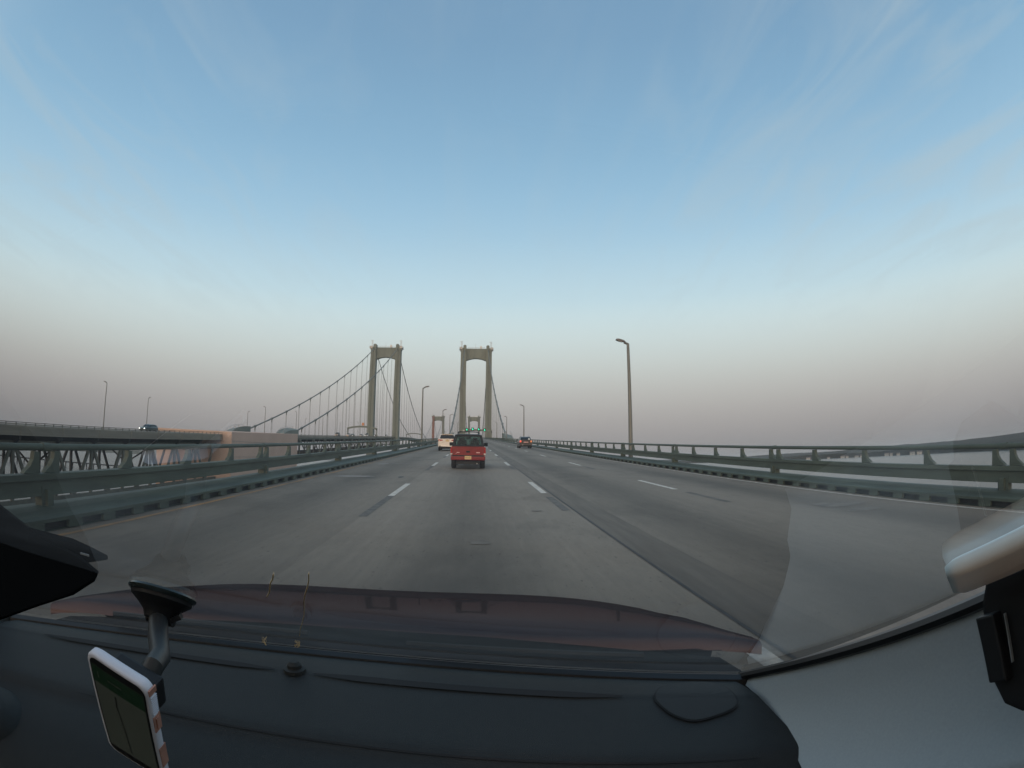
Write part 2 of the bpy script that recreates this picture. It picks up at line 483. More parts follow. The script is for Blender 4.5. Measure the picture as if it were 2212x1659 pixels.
ridge('left_bank', [polar(-75 + i * .25, 820 + 3.2 * i + .05 * i * i) for i in range(190)], 700,
      lambda i, k: (2.0 if k < 2 else 5 + 2 * fbm(i + k * 5, .3) + random.uniform(-1, 1.5)), 'shore', 'flat river bank beyond the other bridge')
ridge('far_woodland', [polar(-80 + i * .2, 4200 + 6 * i) for i in range(400)], 900,
      lambda i, k: (15 + 4 * fbm(i + k * 3, .2) + random.uniform(-2, 2)), 'woods', 'dark line of woodland beyond the river bank')

# houses along the right shore, a red light among them
def house(loc, wd_, dp, h, rot, label):
    t = thing('shore_house', label, 'house', loc, (0, 0, rot), 'pale houses along the far shore')
    MB().box((0, 0, h / 2), (wd_, dp, h)).build('wall', 'house_wall', t)
    MB().prism([(-wd_ / 2 - .5, -dp / 2 - .5, h), (wd_ / 2 + .5, -dp / 2 - .5, h), (wd_ / 2 + .5, 0, h + dp * .35), (-wd_ / 2 - .5, 0, h + dp * .35)], (0, 0, .4)).prism(
        [(-wd_ / 2 - .5, dp / 2 + .5, h), (wd_ / 2 + .5, dp / 2 + .5, h), (wd_ / 2 + .5, 0, h + dp * .35), (-wd_ / 2 - .5, 0, h + dp * .35)], (0, 0, .4)).build('roof', 'house_roof', t)
    for i in (-1, 0, 1):
        MB().box((i * wd_ * .3, -dp / 2 - .05, h * .6), (wd_ * .14, .1, h * .3)).build('window', 'dark_glass', t)
for i, az in enumerate((38.0, 40.3, 41.9, 42.4, 43.5, 44.1, 44.6, 46.9, 47.4, 48.2, 49.8, 50.6)):
    x, y = polar(az, 5560 - 14 * (az - 12) / .18 - 60)
    house((x, y, 0), random.uniform(14, 32), 13, random.uniform(7, 12), R(-az), 'small pale house standing at the foot of the wooded hills')
x, y = polar(48.97, 2740)
t = thing('signal_light', 'small red light burning at the waterline below the hills', 'light', (x, y, 0))
MB().box((0, 0, 7), (2.5, 2.5, 14)).build('post', 'dark_steel', t)
MB().tube([(0, 0, 14), (0, 0, 16.2), (0, 0, 18)], [2.1, 2.4, 1.0], 10).build('lamp', 'red_lit', t)
# trestle pier on the left bank
t = thing('trestle_pier', 'long dark trestle pier standing in the water off the river bank', 'pier', (*polar(-50, 800), 0))
a = R(48)
dx, dy = math.cos(a), math.sin(a)
for i in range(-16, 17):
    MB().box((i * 11 * dx, i * 11 * dy, 2.6), (1.2, 1.2, 7.2)).build('pile', 'dark_steel', t)
MB().bar((-190 * dx, -190 * dy, 7), (190 * dx, 190 * dy, 7), 7, 1.6).build('deck', 'dark_steel', t)

# ---------------------------------------------------------------- our road
mb = MB()
xs = [-7.42, -5.5, -3.6, -1.8, 0, 1.8, 3.6, 5.5, 7.42]
for i in range(len(YS) - 1):
    pass
rings = [[Vector((x, y, rz(y) + crown(x))) for x in xs] for y in YS]
mb.loft(rings, close=False, cap=False)
road = tag(mb.build('road', 'road_concrete'), 'four lane concrete roadway climbing onto the bridge', kind='structure')
def strip(name, x0, x1, y0, y1, m, dz=.004, parent=road, label=None):
    n = max(1, int((y1 - y0) / 40)) if y1 > Y1 else 1
    q = MB()
    ys_ = [y0 + (y1 - y0) * i / n for i in range(n + 1)]
    if y0 < Y1 < y1: ys_ = sorted(set(ys_ + [Y1]))
    q.loft([[Vector((x, y, rz(y) + crown(x) + dz)) for x in (x0, x1)] for y in ys_], close=False, cap=False)
    o = q.build(name, m, parent)
    if label: o['label'] = label
    return o
for i in range(-1, 26):
    for x, y0 in ((-3.60, 11.7), (.06, 12.4), (3.68, 12.7)):
        y0 += 12.2 * i
        if x > 3 and i < 0: continue
        strip('lane_dash', x - .075, x + .075, y0, y0 + (3.1 if i >= 0 else 2.55), 'white_paint')
        strip('black_dash', x - .08, x + .08, y0 - (3.1 if x < -1 else 3.0), y0 - (.02 if x < -1 else .8), 'black_paint')
strip('edge_line', 7.02, 7.14, -60, 700, 'white_paint')
strip('yellow_line', -7.15, -7.04, -60, 700, 'yellow_paint')
strip('slab_seam', .20, .235, -60, 420, 'tar', .006)
strip('sealed_strip', .237, .78, -60, 420, 'old_concrete', .003, label='darker strip of concrete beside the centre seam')
for y in (33.2, 60.5, 90, 121, 152):
    strip('expansion_joint', -7.4, 7.4, y, y + .22, 'tar', .005)
def blob(name, cx, cy, rx, ry, m, dz=.0055, n=14, seed=1):
    rr = random.Random(seed); q = MB(); P = []
    for k in range(n):
        a_ = 2 * math.pi * k / n; s = rr.uniform(.7, 1.1)
        x, y = cx + rx * s * math.cos(a_), cy + ry * s * math.sin(a_)
        P.append((x, y, rz(y) + crown(x) + dz))
    return q.add(P, [tuple(range(n))]).build(name, m, road)
blob('worn_patch', cam_(7.3), 8.2, .75, .42, 'patch', seed=2)
blob('worn_patch', cam_(7.1), 7.3, .5, .22, 'patch', seed=3)
blob('worn_patch', cam_(-3.9), 25.9, 1.0, .5, 'patch', seed=4)
blob('scuff', cam_(-4.2), 17.3, .85, .30, 'pale_patch', seed=5)
blob('scuff', cam_(-4.6), 25.6, .3, .5, 'pale_patch', seed=6)
blob('worn_patch', cam_(-3.45), 16.7, .28, .12, 'tar', seed=7)
blob('worn_patch', cam_(-2.45), 17.2, .10, .35, 'tar', seed=8)
blob('pothole_stain', cam_(.1), 6.6, .16, .16, 'patch', seed=9)
blob('pothole_stain', cam_(1.2), 9.4, .12, .07, 'patch', seed=10)

# ---------------------------------------------------------------- our bridge railings
MOD, S0 = 8.62, 5.5
def small_post():
    # flared gusset post between lower beam and top rail (local: y along the rail, z up; flare towards -y)
    P = [(0, -.035), (0, .07), (.31, .055), (.31, -.05), (.20, -.065), (.10, -.13), (.03, -.23), (0, -.26)]
    return MB().prism([(-.05, y, z) for z, y in P], (.10, 0, 0))
sp_src = small_post().build('rail_post', 'green_steel')
lp_src = MB().box((0, 0, .12), (.16, .26, .36)).box((0, .0, .10), (.30, .12, .32)).build('support_post', 'green_steel')
cb_src = MB().box((0, 0, .0), (.07, .30, .115)).build('curb_block', 'green_plate')
cap_src = MB().tube([(0, -.08, 0), (0, .08, 0)], .063, 12).build('rail_sleeve', 'green_steel')
def railing(side, label):
    t = thing('bridge_railing', label, 'railing', (side * 7.9, 0, rz(0)))
    off = Vector((side * 7.9, 0, rz(0)))
    ys_ = [-40, Y1] + [y for y in YS if Y1 < y <= 900]
    X = side * 7.9
    RT = 1.02                # rail top above crown line
    q = MB(); q.tube([(X, y, rz(y) + RT - .052) for y in ys_], .052, 14); q.build('top_rail', 'green_steel', t, True, off)
    # lower beam: channel with a proud top flange
    def pf(pts): return [(X - side * a_, z) for a_, z in pts]      # a_ = distance towards the road
    q = MB(); sweep(q, pf([(-.08, .285), (-.08, .60), (.13, .60), (.13, .515), (.07, .505), (.07, .285)]), ys_); q.build('lower_beam', 'green_steel', t, False, off)
    q = MB(); sweep(q, pf([(-.25, .10), (-.25, .14), (.05, .155), (.30, .13), (.47, .085), (.52, .05), (.52, .0), (.46, .0), (.40, .05), (.05, .105)]), ys_); q.build('curb_plate', 'green_plate', t, False, off)
    q = MB(); sweep(q, pf([(.30, -.30), (.30, .05), (.36, .05), (.36, -.30)]), ys_); q.build('curb_back', 'dark_steel', t, False, off)
    q = MB(); sweep(q, pf([(.52, -.16), (.52, -.13), (.30, -.12), (.30, -.16)]), ys_); q.build('curb_foot', 'green_plate', t, False, off)
    for k in range(-2, 47):
        y0 = S0 + MOD * k
        o = share('support_post', lp_src, (0, y0, rz(y0) - off.z + .115), t)
        for j, d in enumerate((-.22, .22, MOD * .25, MOD * .5, MOD * .75)):
            y = y0 + d
            share('rail_post', sp_src, (0, y, rz(y) - off.z + .60), t)
        share('rail_sleeve', cap_src, (0, y0, rz(y0) - off.z + RT - .052), t)
    for k in range(-14, 150):
        y = S0 + .82 * k + .2
        o = share('curb_block', cb_src, (-side * .485, y, rz(y) - off.z - .0575), t)
    q = MB()
    for k in range(150, 440):
        y = S0 + .82 * k + .2
        q.box((X - side * .485, y, rz(y) - .0575), (.07, .30, .115))
    tag(q.build('curb_block_row', 'green_plate', t, False, off), None, kind='stuff')
railing(-1, 'green steel railing with round top rail beside the yellow line')
railing(1, 'green steel railing with round top rail beside the white edge line')

# ---------------------------------------------------------------- suspension bridges
HANG = [181.6 + 16.75 * k for k in range(13)]
def cable_z(y):
    if y <= Y1:
        d = y - 173.2; return 40 + 8.2 + .245 * d + .000465 * d * d
    zt = 40 + 92.8; mid = (Y1 + Y2) / 2; zm = rz(mid) + 2.2
    return zm + (zt - zm) * ((y - mid) / (mid - Y1)) ** 2
def make_bridge(XC, label, steel, sunlit_leg=False, left=False):
    t = thing('suspension_bridge', label, 'bridge', (XC, 0, 0))
    def dk(q, prof, ys): return sweep(q, prof, ys)
    ys_ = [-60] + [y for y in YS if y > -60]
    # deck and stiffening girder
    q = MB(); dk(q, [(-8.6, -.36), (8.6, -.36), (8.6, -.75), (-8.6, -.75)], ys_); q.build('deck_slab', 'concrete', t)
    if not left:
        q = MB()
        for s in (-1, 1):
            dk(q, [(s * 8.5, -.76), (s * 8.15, -.76), (s * 8.15, -2.6), (s * 8.5, -2.6)], ys_)
        q.build('edge_girder', 'girder_paint', t)
    for ti, yt in enumerate((Y1, Y2)):
        st = steel
        zt = 40 + 92.6
        # portal beam with arched soffit is the tower mesh; legs and tops are its sub-parts
        n = 14; prof = [(8.4 * (2 * i / n - 1), zt - 10.3 + 1.95 * (1 - (2 * i / n - 1) ** 2)) for i in range(n + 1)]
        outline = [(x, yt - 1.6, z) for x, z in prof] + [(8.4, yt - 1.6, zt), (-8.4, yt - 1.6, zt)]
        tw = MB().prism(outline, (0, 3.2, 0)).build('tower', st, t)
        for s in (-1, 1):
            q = MB(); rr = []
            for z, k in ((0, 1.25), (30, 1.12), (rz(yt), 1.05), (zt - 40, 1.0), (zt - 10, .96), (zt + .3, .95)):
                a_, b_, g, dg = 2.4 * k, 3.4 * k, .38 * k, .45
                ring = [(-a_, -b_), (-g, -b_), (-g, -b_ + dg), (g, -b_ + dg), (g, -b_), (a_, -b_), (a_, b_), (g, b_), (g, b_ - dg), (-g, b_ - dg), (-g, b_), (-a_, b_)]
                rr.append([Vector((s * 10.55 + x, yt + y, z)) for x, y in ring])
            q.loft(rr)
            q.build('leg', 'sunlit_red' if (sunlit_leg and ti == 1 and s < 0) else st, tw)  # one far leg coloured as if lit red by the low sun
            q = MB().box((s * 9.6, yt, zt + 1.1), (2.6, 5.4, 2.6)).box((s * 9.6, yt, zt + 2.6), (1.5, 4, .8)); q.build('saddle_housing', st, tw)
            q = MB().box((s * 12.9, yt, zt - .7), (2.4, 6.6, .35)).box((s * 14.0, yt, zt + .2), (.15, 6.6, 1.5)).box((s * 12.6, yt - 3.2, zt + .2), (2.2, .15, 1.4)).box((s * 12.6, yt, zt - 1.4), (1.4, 5, 1.2)); q.build('gallery', 'galv' if ti == 0 else st, tw)
            q = MB()
            for dx_ in (-.45, .45):
                q.box((s * 12.3 + dx_, yt - .4, zt + 3.2), (.22, .22, 6.2))
            for z in (zt + 2, zt + 3.4, zt + 4.8, zt + 6.2): q.box((s * 12.3, yt - .4, z), (1.1, .3, .25))
            q.box((s * 12.3 - .9, yt - .4, zt + 6.0), (1.3, .2, .2))
            q.build('beacon_mast', 'galv', tw)
        q = MB().box((0, yt - 1.5, zt + 1.1), (14.5, .12, .12)).box((0, yt - 1.5, zt + .6), (14.5, .08, .08))
        for i in range(9): q.box((-7 + i * 1.75, yt - 1.5, zt + .6), (.1, .1, 1.1))
        q.box((-.8, yt, zt + 2.3), (.14, .14, 4.6)); q.build('top_handrail', 'galv', tw)
        MB().box((3.8, yt, zt + 1.3), (1.5, 1.5, 2.4)).build('white_cabin', 'white_metal', tw)
    # cables with their hangers
    for s in (-1, 1):
        ysx = [173 + 238 * i / 24 for i in range(25)] + [Y1 + (Y2 - Y1) * i / 48 for i in range(1, 49)]
        zmir = lambda y: cable_z(y)
        q = MB().tube([(s * 9.8, y, zmir(y)) for y in ysx] + [(s * 9.8, Y2 + 238 * i / 8, cable_z(Y1 - 238 * i / 8)) for i in range(1, 9)], .29, 8)
        q.build('main_cable', 'cable_steel', t, True)
        hs = HANG + [Y1 + 17.2 * k for k in range(1, 38)]
        for y in hs:
            zc_, zb = cable_z(y), rz(y) - .4
            if zc_ - zb < .8: continue
            q = MB().box((0, 0, 0), (.75, .95, .75), Matrix.Rotation(math.atan(.4), 3, 'X'))
            q.bar((-.12, -.12, -.4), (-.12, -.14, zb - zc_), .085, .085).bar((.12, .12, -.4), (.12, .14, zb - zc_), .085, .085)
            if y < Y1: q.bar((0, 0, -.3), (0, 0, -1.6), .5, .2)
            o = q.build('hanger', 'cable_steel', t); o.location = (s * 9.8, y, zc_)
        # cable housing where the cable dives under the deck
        prof = [(158.5, .05), (160.3, 1.05), (162.5, 1.75), (165.5, 2.25), (169, 2.5), (174.5, 2.62), (174.5, -.5), (158.5, -.5)]
        q = MB(); xa, xb = (s * 8.35, s * 11.2)
        A_ = [Vector((xa, y, rz(y) + z + (.15 if z > 0 else 0))) for y, z in prof]
        B_ = [Vector((xb, y, rz(y) + z * (.8 if z > 0 else 1))) for y, z in prof]
        q.loft([A_, B_])
        hs_ = q.build('cable_housing', steel, t, False, None)
        q = MB(); pr = [p for p in prof[:5]]
        for x in (s * 8.9, s * 10.8):
            q.tube([(x, y, rz(y) + z + .75) for y, z in pr], .06, 6)
            for y, z in pr: q.box((x, y, rz(y) + z + .35), (.09, .09, .9))
        q.build('handrail', 'galv', hs_)
    return t
own = make_bridge(0, 'grey green suspension bridge carrying the roadway with the red car', 'tower_steel')
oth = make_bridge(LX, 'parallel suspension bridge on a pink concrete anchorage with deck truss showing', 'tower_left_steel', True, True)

# --- the other bridge: road, fascia, trusses, anchorage
lroad = MB(); sweep(lroad, [(LX - 8.2, -.05), (LX + 8.2, -.05), (LX + 8.2, -.3), (LX - 8.2, -.3)], YS)
tag(lroad.build('road', 'road_concrete'), 'roadway on the other bridge', kind='structure')
ya, yb = -20, 119
NX = LX + 9.6                        # near fascia plane
q = MB()
sweep(q, [(9.35, -1.45), (9.6, -1.45), (9.6, -.02), (8.5, .02), (8.5, -.3), (9.35, -.3)], [ya, yb])
fas = q.build('fascia_girder', 'girder_paint', oth)
for k in range(3):
    q = MB(); z = -.33 - .38 * k
    sweep(q, [(9.602, z), (9.68, z), (9.68, z + .06), (9.602, z + .06)], [ya, yb]); q.build('fascia_rib', 'girder_paint', oth)
q = MB(); sweep(q, [(9.602, -1.45), (9.75, -1.45), (9.75, -1.39), (9.602, -1.39)], [ya, yb]); q.build('bottom_flange', 'girder_paint', oth)
PAN = 9.5
for k in range(-5, 8):
    y = 51.8 + PAN * k
    if y > yb - 1: break
    q = MB().box((9.66, y, rz(y) - .72), (.12, .3, 1.36)); q.build('stiffener', 'girder_paint', oth)
    # bracket / floor beam
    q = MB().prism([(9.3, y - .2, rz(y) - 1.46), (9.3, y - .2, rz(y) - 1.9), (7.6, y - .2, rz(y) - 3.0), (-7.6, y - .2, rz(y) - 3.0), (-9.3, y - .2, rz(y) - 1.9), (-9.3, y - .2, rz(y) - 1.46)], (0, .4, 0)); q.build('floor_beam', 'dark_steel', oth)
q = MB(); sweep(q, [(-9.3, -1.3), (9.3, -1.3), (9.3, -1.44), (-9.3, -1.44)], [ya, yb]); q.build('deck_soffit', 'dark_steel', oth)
TX = (7.6, -7.6)
for x in TX:
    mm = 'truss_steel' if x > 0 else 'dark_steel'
    for dz, nm in ((-2.6, 'top_chord'), (-11.2, 'bottom_chord')):
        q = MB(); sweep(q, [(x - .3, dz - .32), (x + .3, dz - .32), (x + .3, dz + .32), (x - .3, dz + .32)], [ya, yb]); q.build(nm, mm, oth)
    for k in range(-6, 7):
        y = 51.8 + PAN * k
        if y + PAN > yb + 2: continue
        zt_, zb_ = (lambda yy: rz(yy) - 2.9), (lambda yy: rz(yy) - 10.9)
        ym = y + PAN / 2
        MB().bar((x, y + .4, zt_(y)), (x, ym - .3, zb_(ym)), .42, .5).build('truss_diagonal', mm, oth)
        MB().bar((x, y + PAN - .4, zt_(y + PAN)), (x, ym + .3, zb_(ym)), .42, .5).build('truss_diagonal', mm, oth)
        MB().bar((x, y, zt_(y)), (x, y, zb_(y)), .5, .45).build('truss_vertical', mm, oth)
for k in (1, 4):
    y = 51.8 + PAN * k
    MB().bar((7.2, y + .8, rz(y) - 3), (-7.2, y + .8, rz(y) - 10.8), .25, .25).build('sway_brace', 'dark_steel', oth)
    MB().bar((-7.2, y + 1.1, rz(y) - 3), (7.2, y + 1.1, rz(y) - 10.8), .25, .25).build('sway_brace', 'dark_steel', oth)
# anchorage block
zb0 = -1
P = [(12.2, 119.4), (12.2, 171), (-12.2, 171), (-12.2, 119.4)]
q = MB(); q.loft([[Vector((x, y, zb0)) for x, y in P], [Vector((x, y, rz(y) + .72)) for x, y in P]])
an = q.build('anchorage', 'anchor_concrete', oth, bevel=.12)
MB().box((12.23, 145, rz(145) - 2.2), (.06, 51, .10), Matrix.Rotation(GR * .55, 3, 'X')).build('form_line', 'concrete', an)
MB().box((12.23, 145, rz(145) - 6.4), (.06, 51, .10), Matrix.Rotation(GR * .4, 3, 'X')).build('form_line', 'concrete', an)
# suspended stiffening truss
for x in (9.2, -9.2):
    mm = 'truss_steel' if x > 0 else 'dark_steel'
    ysx = [171.2, Y1] + [y for y in YS if Y1 < y <= Y2]
    for dz, nm in ((-1.0, 'top_chord'), (-7.6, 'bottom_chord')):
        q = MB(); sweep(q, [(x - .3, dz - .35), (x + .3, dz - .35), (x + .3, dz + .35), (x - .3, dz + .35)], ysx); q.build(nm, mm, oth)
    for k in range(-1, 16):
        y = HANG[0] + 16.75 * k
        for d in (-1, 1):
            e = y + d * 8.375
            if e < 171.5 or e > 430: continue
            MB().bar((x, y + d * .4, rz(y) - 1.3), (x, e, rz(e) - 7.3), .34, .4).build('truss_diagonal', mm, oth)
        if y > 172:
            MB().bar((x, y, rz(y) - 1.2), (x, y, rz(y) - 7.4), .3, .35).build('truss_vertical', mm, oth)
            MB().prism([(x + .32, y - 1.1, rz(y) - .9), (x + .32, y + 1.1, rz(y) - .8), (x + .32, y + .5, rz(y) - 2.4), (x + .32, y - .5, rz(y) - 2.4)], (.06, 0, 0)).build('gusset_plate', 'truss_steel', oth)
        e = y + 8.375
        MB().bar((x, e, rz(e) - 1.2), (x, e, rz(e) - 7.4), .3, .35).build('truss_vertical', mm, oth)
for k in range(0, 28):
    y = 172.5 + 8.375 * k
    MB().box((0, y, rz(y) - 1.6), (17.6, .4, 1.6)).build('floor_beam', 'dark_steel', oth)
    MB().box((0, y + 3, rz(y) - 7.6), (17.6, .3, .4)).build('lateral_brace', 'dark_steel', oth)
q = MB(); sweep(q, [(9.0, -.65), (9.55, -.65), (9.55, .0), (9.0, .0)], [171.2, Y1] + [y for y in YS if Y1 < y <= Y2]); q.build('deck_edge', 'girder_paint', oth)
# its railing
t = thing('bridge_railing', 'thin railing of posts and rails along the near edge of the other bridge', 'railing', (NX - .15, 0, rz(0)))
off = Vector((NX - .15, 0, rz(0)))
for za, zb_, nm in ((.36, .46, 'top_rail'), (.12, .17, 'lower_rail')):
    q = MB()
    for y0, y1 in ((ya, 119.2), (171.2, Y1)):
        sweep(q, [(off.x - .06, za), (off.x + .06, za), (off.x + .06, zb_), (off.x - .06, zb_)], [y0, y1])
    q.build(nm, 'truss_steel', t, False, off)
ps = MB().box((0, 0, .2), (.12, .14, .42)).build('rail_post', 'truss_steel', t)
ps.location = (0, 30, rz(30) - off.z)
y = 32.07
while y < Y1:
    if not (119 < y < 171.3): share('rail_post', ps, (0, y, rz(y) - off.z), t)
    y += 2.07

# ---------------------------------------------------------------- lamps
def street_lamp(x, y, side, h, label, group, base_drop=.6, r0=.13):
    """side: +1 arm points to +x"""
    z0 = rz(y) - base_drop
    t = thing('street_lamp', label, 'street lamp', (x, y, z0), group=group)
    H = h + base_drop
    MB().tube([(0, 0, 0), (0, 0, H * .5), (0, 0, H)], [r0, r0 * .8, r0 * .6], 10).build('pole', 'lamp_grey', t, True)
    MB().box((0, 0, .2), (.4, .4, .4)).build('base_plate', 'lamp_grey', t)
    q = MB().tube([(-side * .03, 0, H - .02), (side * .12, 0, H + .04), (side * .26, 0, H + .08)], r0 * .55, 8); q.build('arm', 'lamp_grey', t, True)
    q = MB(); rr = []
    for d, w_, hh in ((.16, .06, .04), (.22, .10, .06), (.34, .12, .08), (.64, .14, .08), (.78, .12, .06), (.82, .07, .03)):
        z = H + .05 + d * .22
        rr.append([Vector((side * d, -w_, z)), Vector((side * d, w_, z)), Vector((side * d, w_ * .8, z + hh * 1.6)), Vector((side * d, -w_ * .8, z + hh * 1.6))])
    q.loft(rr); hd = q.build('lamp_head', 'lamp_head', t)
    MB().box((side * .55, 0, H + .05 + .55 * .22 - .015), (.32, .18, .03), Matrix.Rotation(-side * math.atan(.22), 3, 'Y')).build('lens', 'white_lens', hd)
    return t
g1 = 'lamps standing outside the railings of our bridge'
street_lamp(8.25, 30.8, -1, 7.45, 'grey street lamp with wide head rising behind the white line railing', g1, r0=.15)
street_lamp(8.25, 98.4, -1, 7.5, 'grey street lamp standing behind the brown hatchback', g1)
street_lamp(8.25, 149.3, -1, 7.3, 'grey street lamp just before the cable housing on the edge line side', g1)
street_lamp(8.25, 210.3, -1, 7.2, 'small street lamp past the cable housing on the edge line side', g1)
street_lamp(-8.25, 64.2, 1, 7.5, 'grey street lamp behind the yellow line railing between the two towers', g1)
street_lamp(-8.25, 108, 1, 6.9, 'grey street lamp in front of the far tower with the red leg', g1)
street_lamp(-8.25, 141, 1, 7.3, 'grey street lamp beside the cable housing on the yellow line side', g1)
street_lamp(-8.25, 215, 1, 7.2, 'small street lamp past the cable housing on the yellow line side', g1)
g2 = 'lamps on the other bridge'
for s, y, h, lb in ((1, 72, 8.1, 'tall street lamp on the near edge of the other bridge before the dark sedan'), (-1, 110.2, 8.0, 'street lamp on the other bridge just behind the dark sedan'),
                    (-1, 173.3, 7.9, 'street lamp beside the upper cable housing of the other bridge'), (1, 147.5, 8.6, 'street lamp rising from the pink anchorage of the other bridge'),
                    (1, 176.6, 8.6, 'street lamp beside the lower cable housing of the other bridge'), (-1, 240.5, 7.9, 'street lamp among the first hangers of the other bridge'),
                    (1, 210.3, 8.2, 'street lamp crossing the near cable of the other bridge'), (-1, 307.8, 7.8, 'street lamp just before the arched gantry on the other bridge'),
                    (1, 278.6, 8.1, 'street lamp seen inside the arched gantry on the other bridge'), (-1, 375, 7.8, 'far street lamp between the tower legs of the other bridge')):
    street_lamp(LX + s * 9.3, y, -s, h, lb, g2, .4, .11)

# ---------------------------------------------------------------- gantries
def gantry(xc, y, half, hleg, rise, label, m='tower_steel'):
    t = thing('lane_gantry', label, 'gantry', (xc, y, rz(y)))
    for s in (-1, 1):
        MB().box((s * half, 0, hleg / 2 - .2), (.6, .7, hleg + .4)).build('leg', m, t)
    n = 12; up, dn = [], []
    for i in range(n + 1):
        u = 2 * i / n - 1
        up.append((u * (half + .3), -.35, hleg + .55 + rise * (1 - u * u)))
        dn.append((u * (half + .3), -.35, hleg - .55 - (.55 if abs(u) > .9 else 0) + rise * (1 - u * u)))
    MB().prism(up + dn[::-1], (0, .7, 0)).build('arch_beam', m, t)
    return t
t = gantry(LX, 331, 10.0, 5.1, 1.35, 'arched gantry over the other bridge topped by an orange box', 'tower_left_steel')
MB().box((.5, -.1, 8.1), (1.5, 1.0, 1.8)).build('orange_box', 'orange_box', t)
gantry(LX, 629, 9.4, 6.2, 1.2, 'small arched gantry beyond the tower of the other bridge', 'tower_left_steel')
t = gantry(0, 305, 9.4, 4.8, .55, 'arched gantry over our lanes with four green arrow signals')
def arrow_signal(x, z, label):
    s = thing('lane_signal', label, 'signal', (x, 304.2, rz(305) + z), group='green arrow signals on the gantry')
    MB().box((0, 0, 0), (1.5, .5, 1.5)).build('housing', 'black_plastic', s)
    MB().box((0, -.34, .82), (1.7, .3, .1)).build('visor', 'black_plastic', s)
    P = [(-.17, .52), (.17, .52), (.17, -.02), (.5, -.02), (0, -.58), (-.5, -.02), (-.17, -.02)]
    MB().prism([(x_, -.28, z_) for x_, z_ in P], (0, .02, 0)).build('arrow', 'green_lit', s)
for x, z in ((-5.5, 5.5), (-1.95, 5.85), (1.7, 5.8), (5.25, 5.45)):
    arrow_signal(x, z, 'glowing green down arrow in a black box over the ' + {-5.5: 'lane beside the yellow line', -1.95: 'lane of the red car', 1.7: 'lane right of the red car', 5.25: 'lane beside the white edge line'}[x])
t = thing('sign_panel', 'small pale sign panel hung at the end of the signal gantry', 'sign', (-7.4, 304.3, rz(305) + 4.9))
MB().box((0, 0, 0), (1.1, .12, 1.0)).build('panel', 'galv', t)
MB().box((0, .2, 0), (.15, .4, .3)).build('bracket', 'dark_steel', t)

# ---------------------------------------------------------------- vehicles
def wheel(parent, x, y, r, w_):
    q = MB(); rr = []
    for dx_, k in ((-w_ / 2, .80), (-w_ / 2, .95), (-w_ * .32, 1.0), (w_ * .32, 1.0), (w_ / 2, .95), (w_ / 2, .80)):
        rr.append([Vector((x + dx_, y + r * k * math.cos(2 * math.pi * i / 20), r + r * k * math.sin(2 * math.pi * i / 20))) for i in range(20)])
    q.loft(rr); o = q.build('wheel', 'rubber', parent, True)
    s = 1 if x > 0 else -1
    MB().disc((x + s * (w_ / 2 - .015), y, r), (1, 0, 0), r * .66, 16, .04).build('rim', 'rim', o, True)
def hull(stations):
    """stations: (y, [(halfwidth, z), ...bottom to top]) -> closed loft"""
    rr = []
    for y, pr in stations:
        rr.append([Vector((w_, y, z)) for w_, z in pr] + [Vector((-w_, y, z)) for w_, z in pr[::-1]])
    return MB().loft(rr)
def place_vehicle(x, y, label, cat, rot=0, group=None, z=None):
    t = thing('car', label, cat, (x, y, (rz(y) + crown(x) if z is None else z)), group=group)
    t.rotation_euler = (GR if rot == 0 else -GR, 0, R(rot))
    return t

# red two-tone sport utility: rear bumper plane at local y=0, nose towards +y
t = place_vehicle(cam_(-.205), 21.5, 'red sport utility car with black upper half and roof rack, driving ahead', 'car')
t.scale = (.905, .92, .925)
lo = lambda k=1: [(.60 * k, .42), (.78 * k, .44), (.80 * k, .58), (.815 * k, .80), (.79 * k, 1.03), (.76 * k, 1.06)]
hull([(.03, lo(.985)), (.25, lo()), (2.9, lo()), (3.6, [(.60, .42), (.78, .44), (.80, .58), (.80, .78), (.77, .94), (.70, .98)]), (4.35, [(.5, .42), (.70, .44), (.74, .54), (.74, .66), (.70, .78), (.6, .82)])]).build('body', 'red_paint', t, True)
MB().box((0, .0, .52), (1.62, .24, .19)).build('rear_bumper', 'red_paint', t, bevel=.04)
MB().box((0, -.02, .625), (1.46, .2, .05)).build('bumper_step', 'black_trim', t)
hull([(.22, [(.66, 1.50), (.64, 1.56), (.5, 1.60)]), (.5, [(.66, 1.52), (.645, 1.59), (.5, 1.63)]), (2.2, [(.65, 1.52), (.63, 1.59), (.5, 1.62)]), (2.5, [(.63, 1.49), (.6, 1.54), (.48, 1.57)])]).build('roof', 'black_trim', t, True)
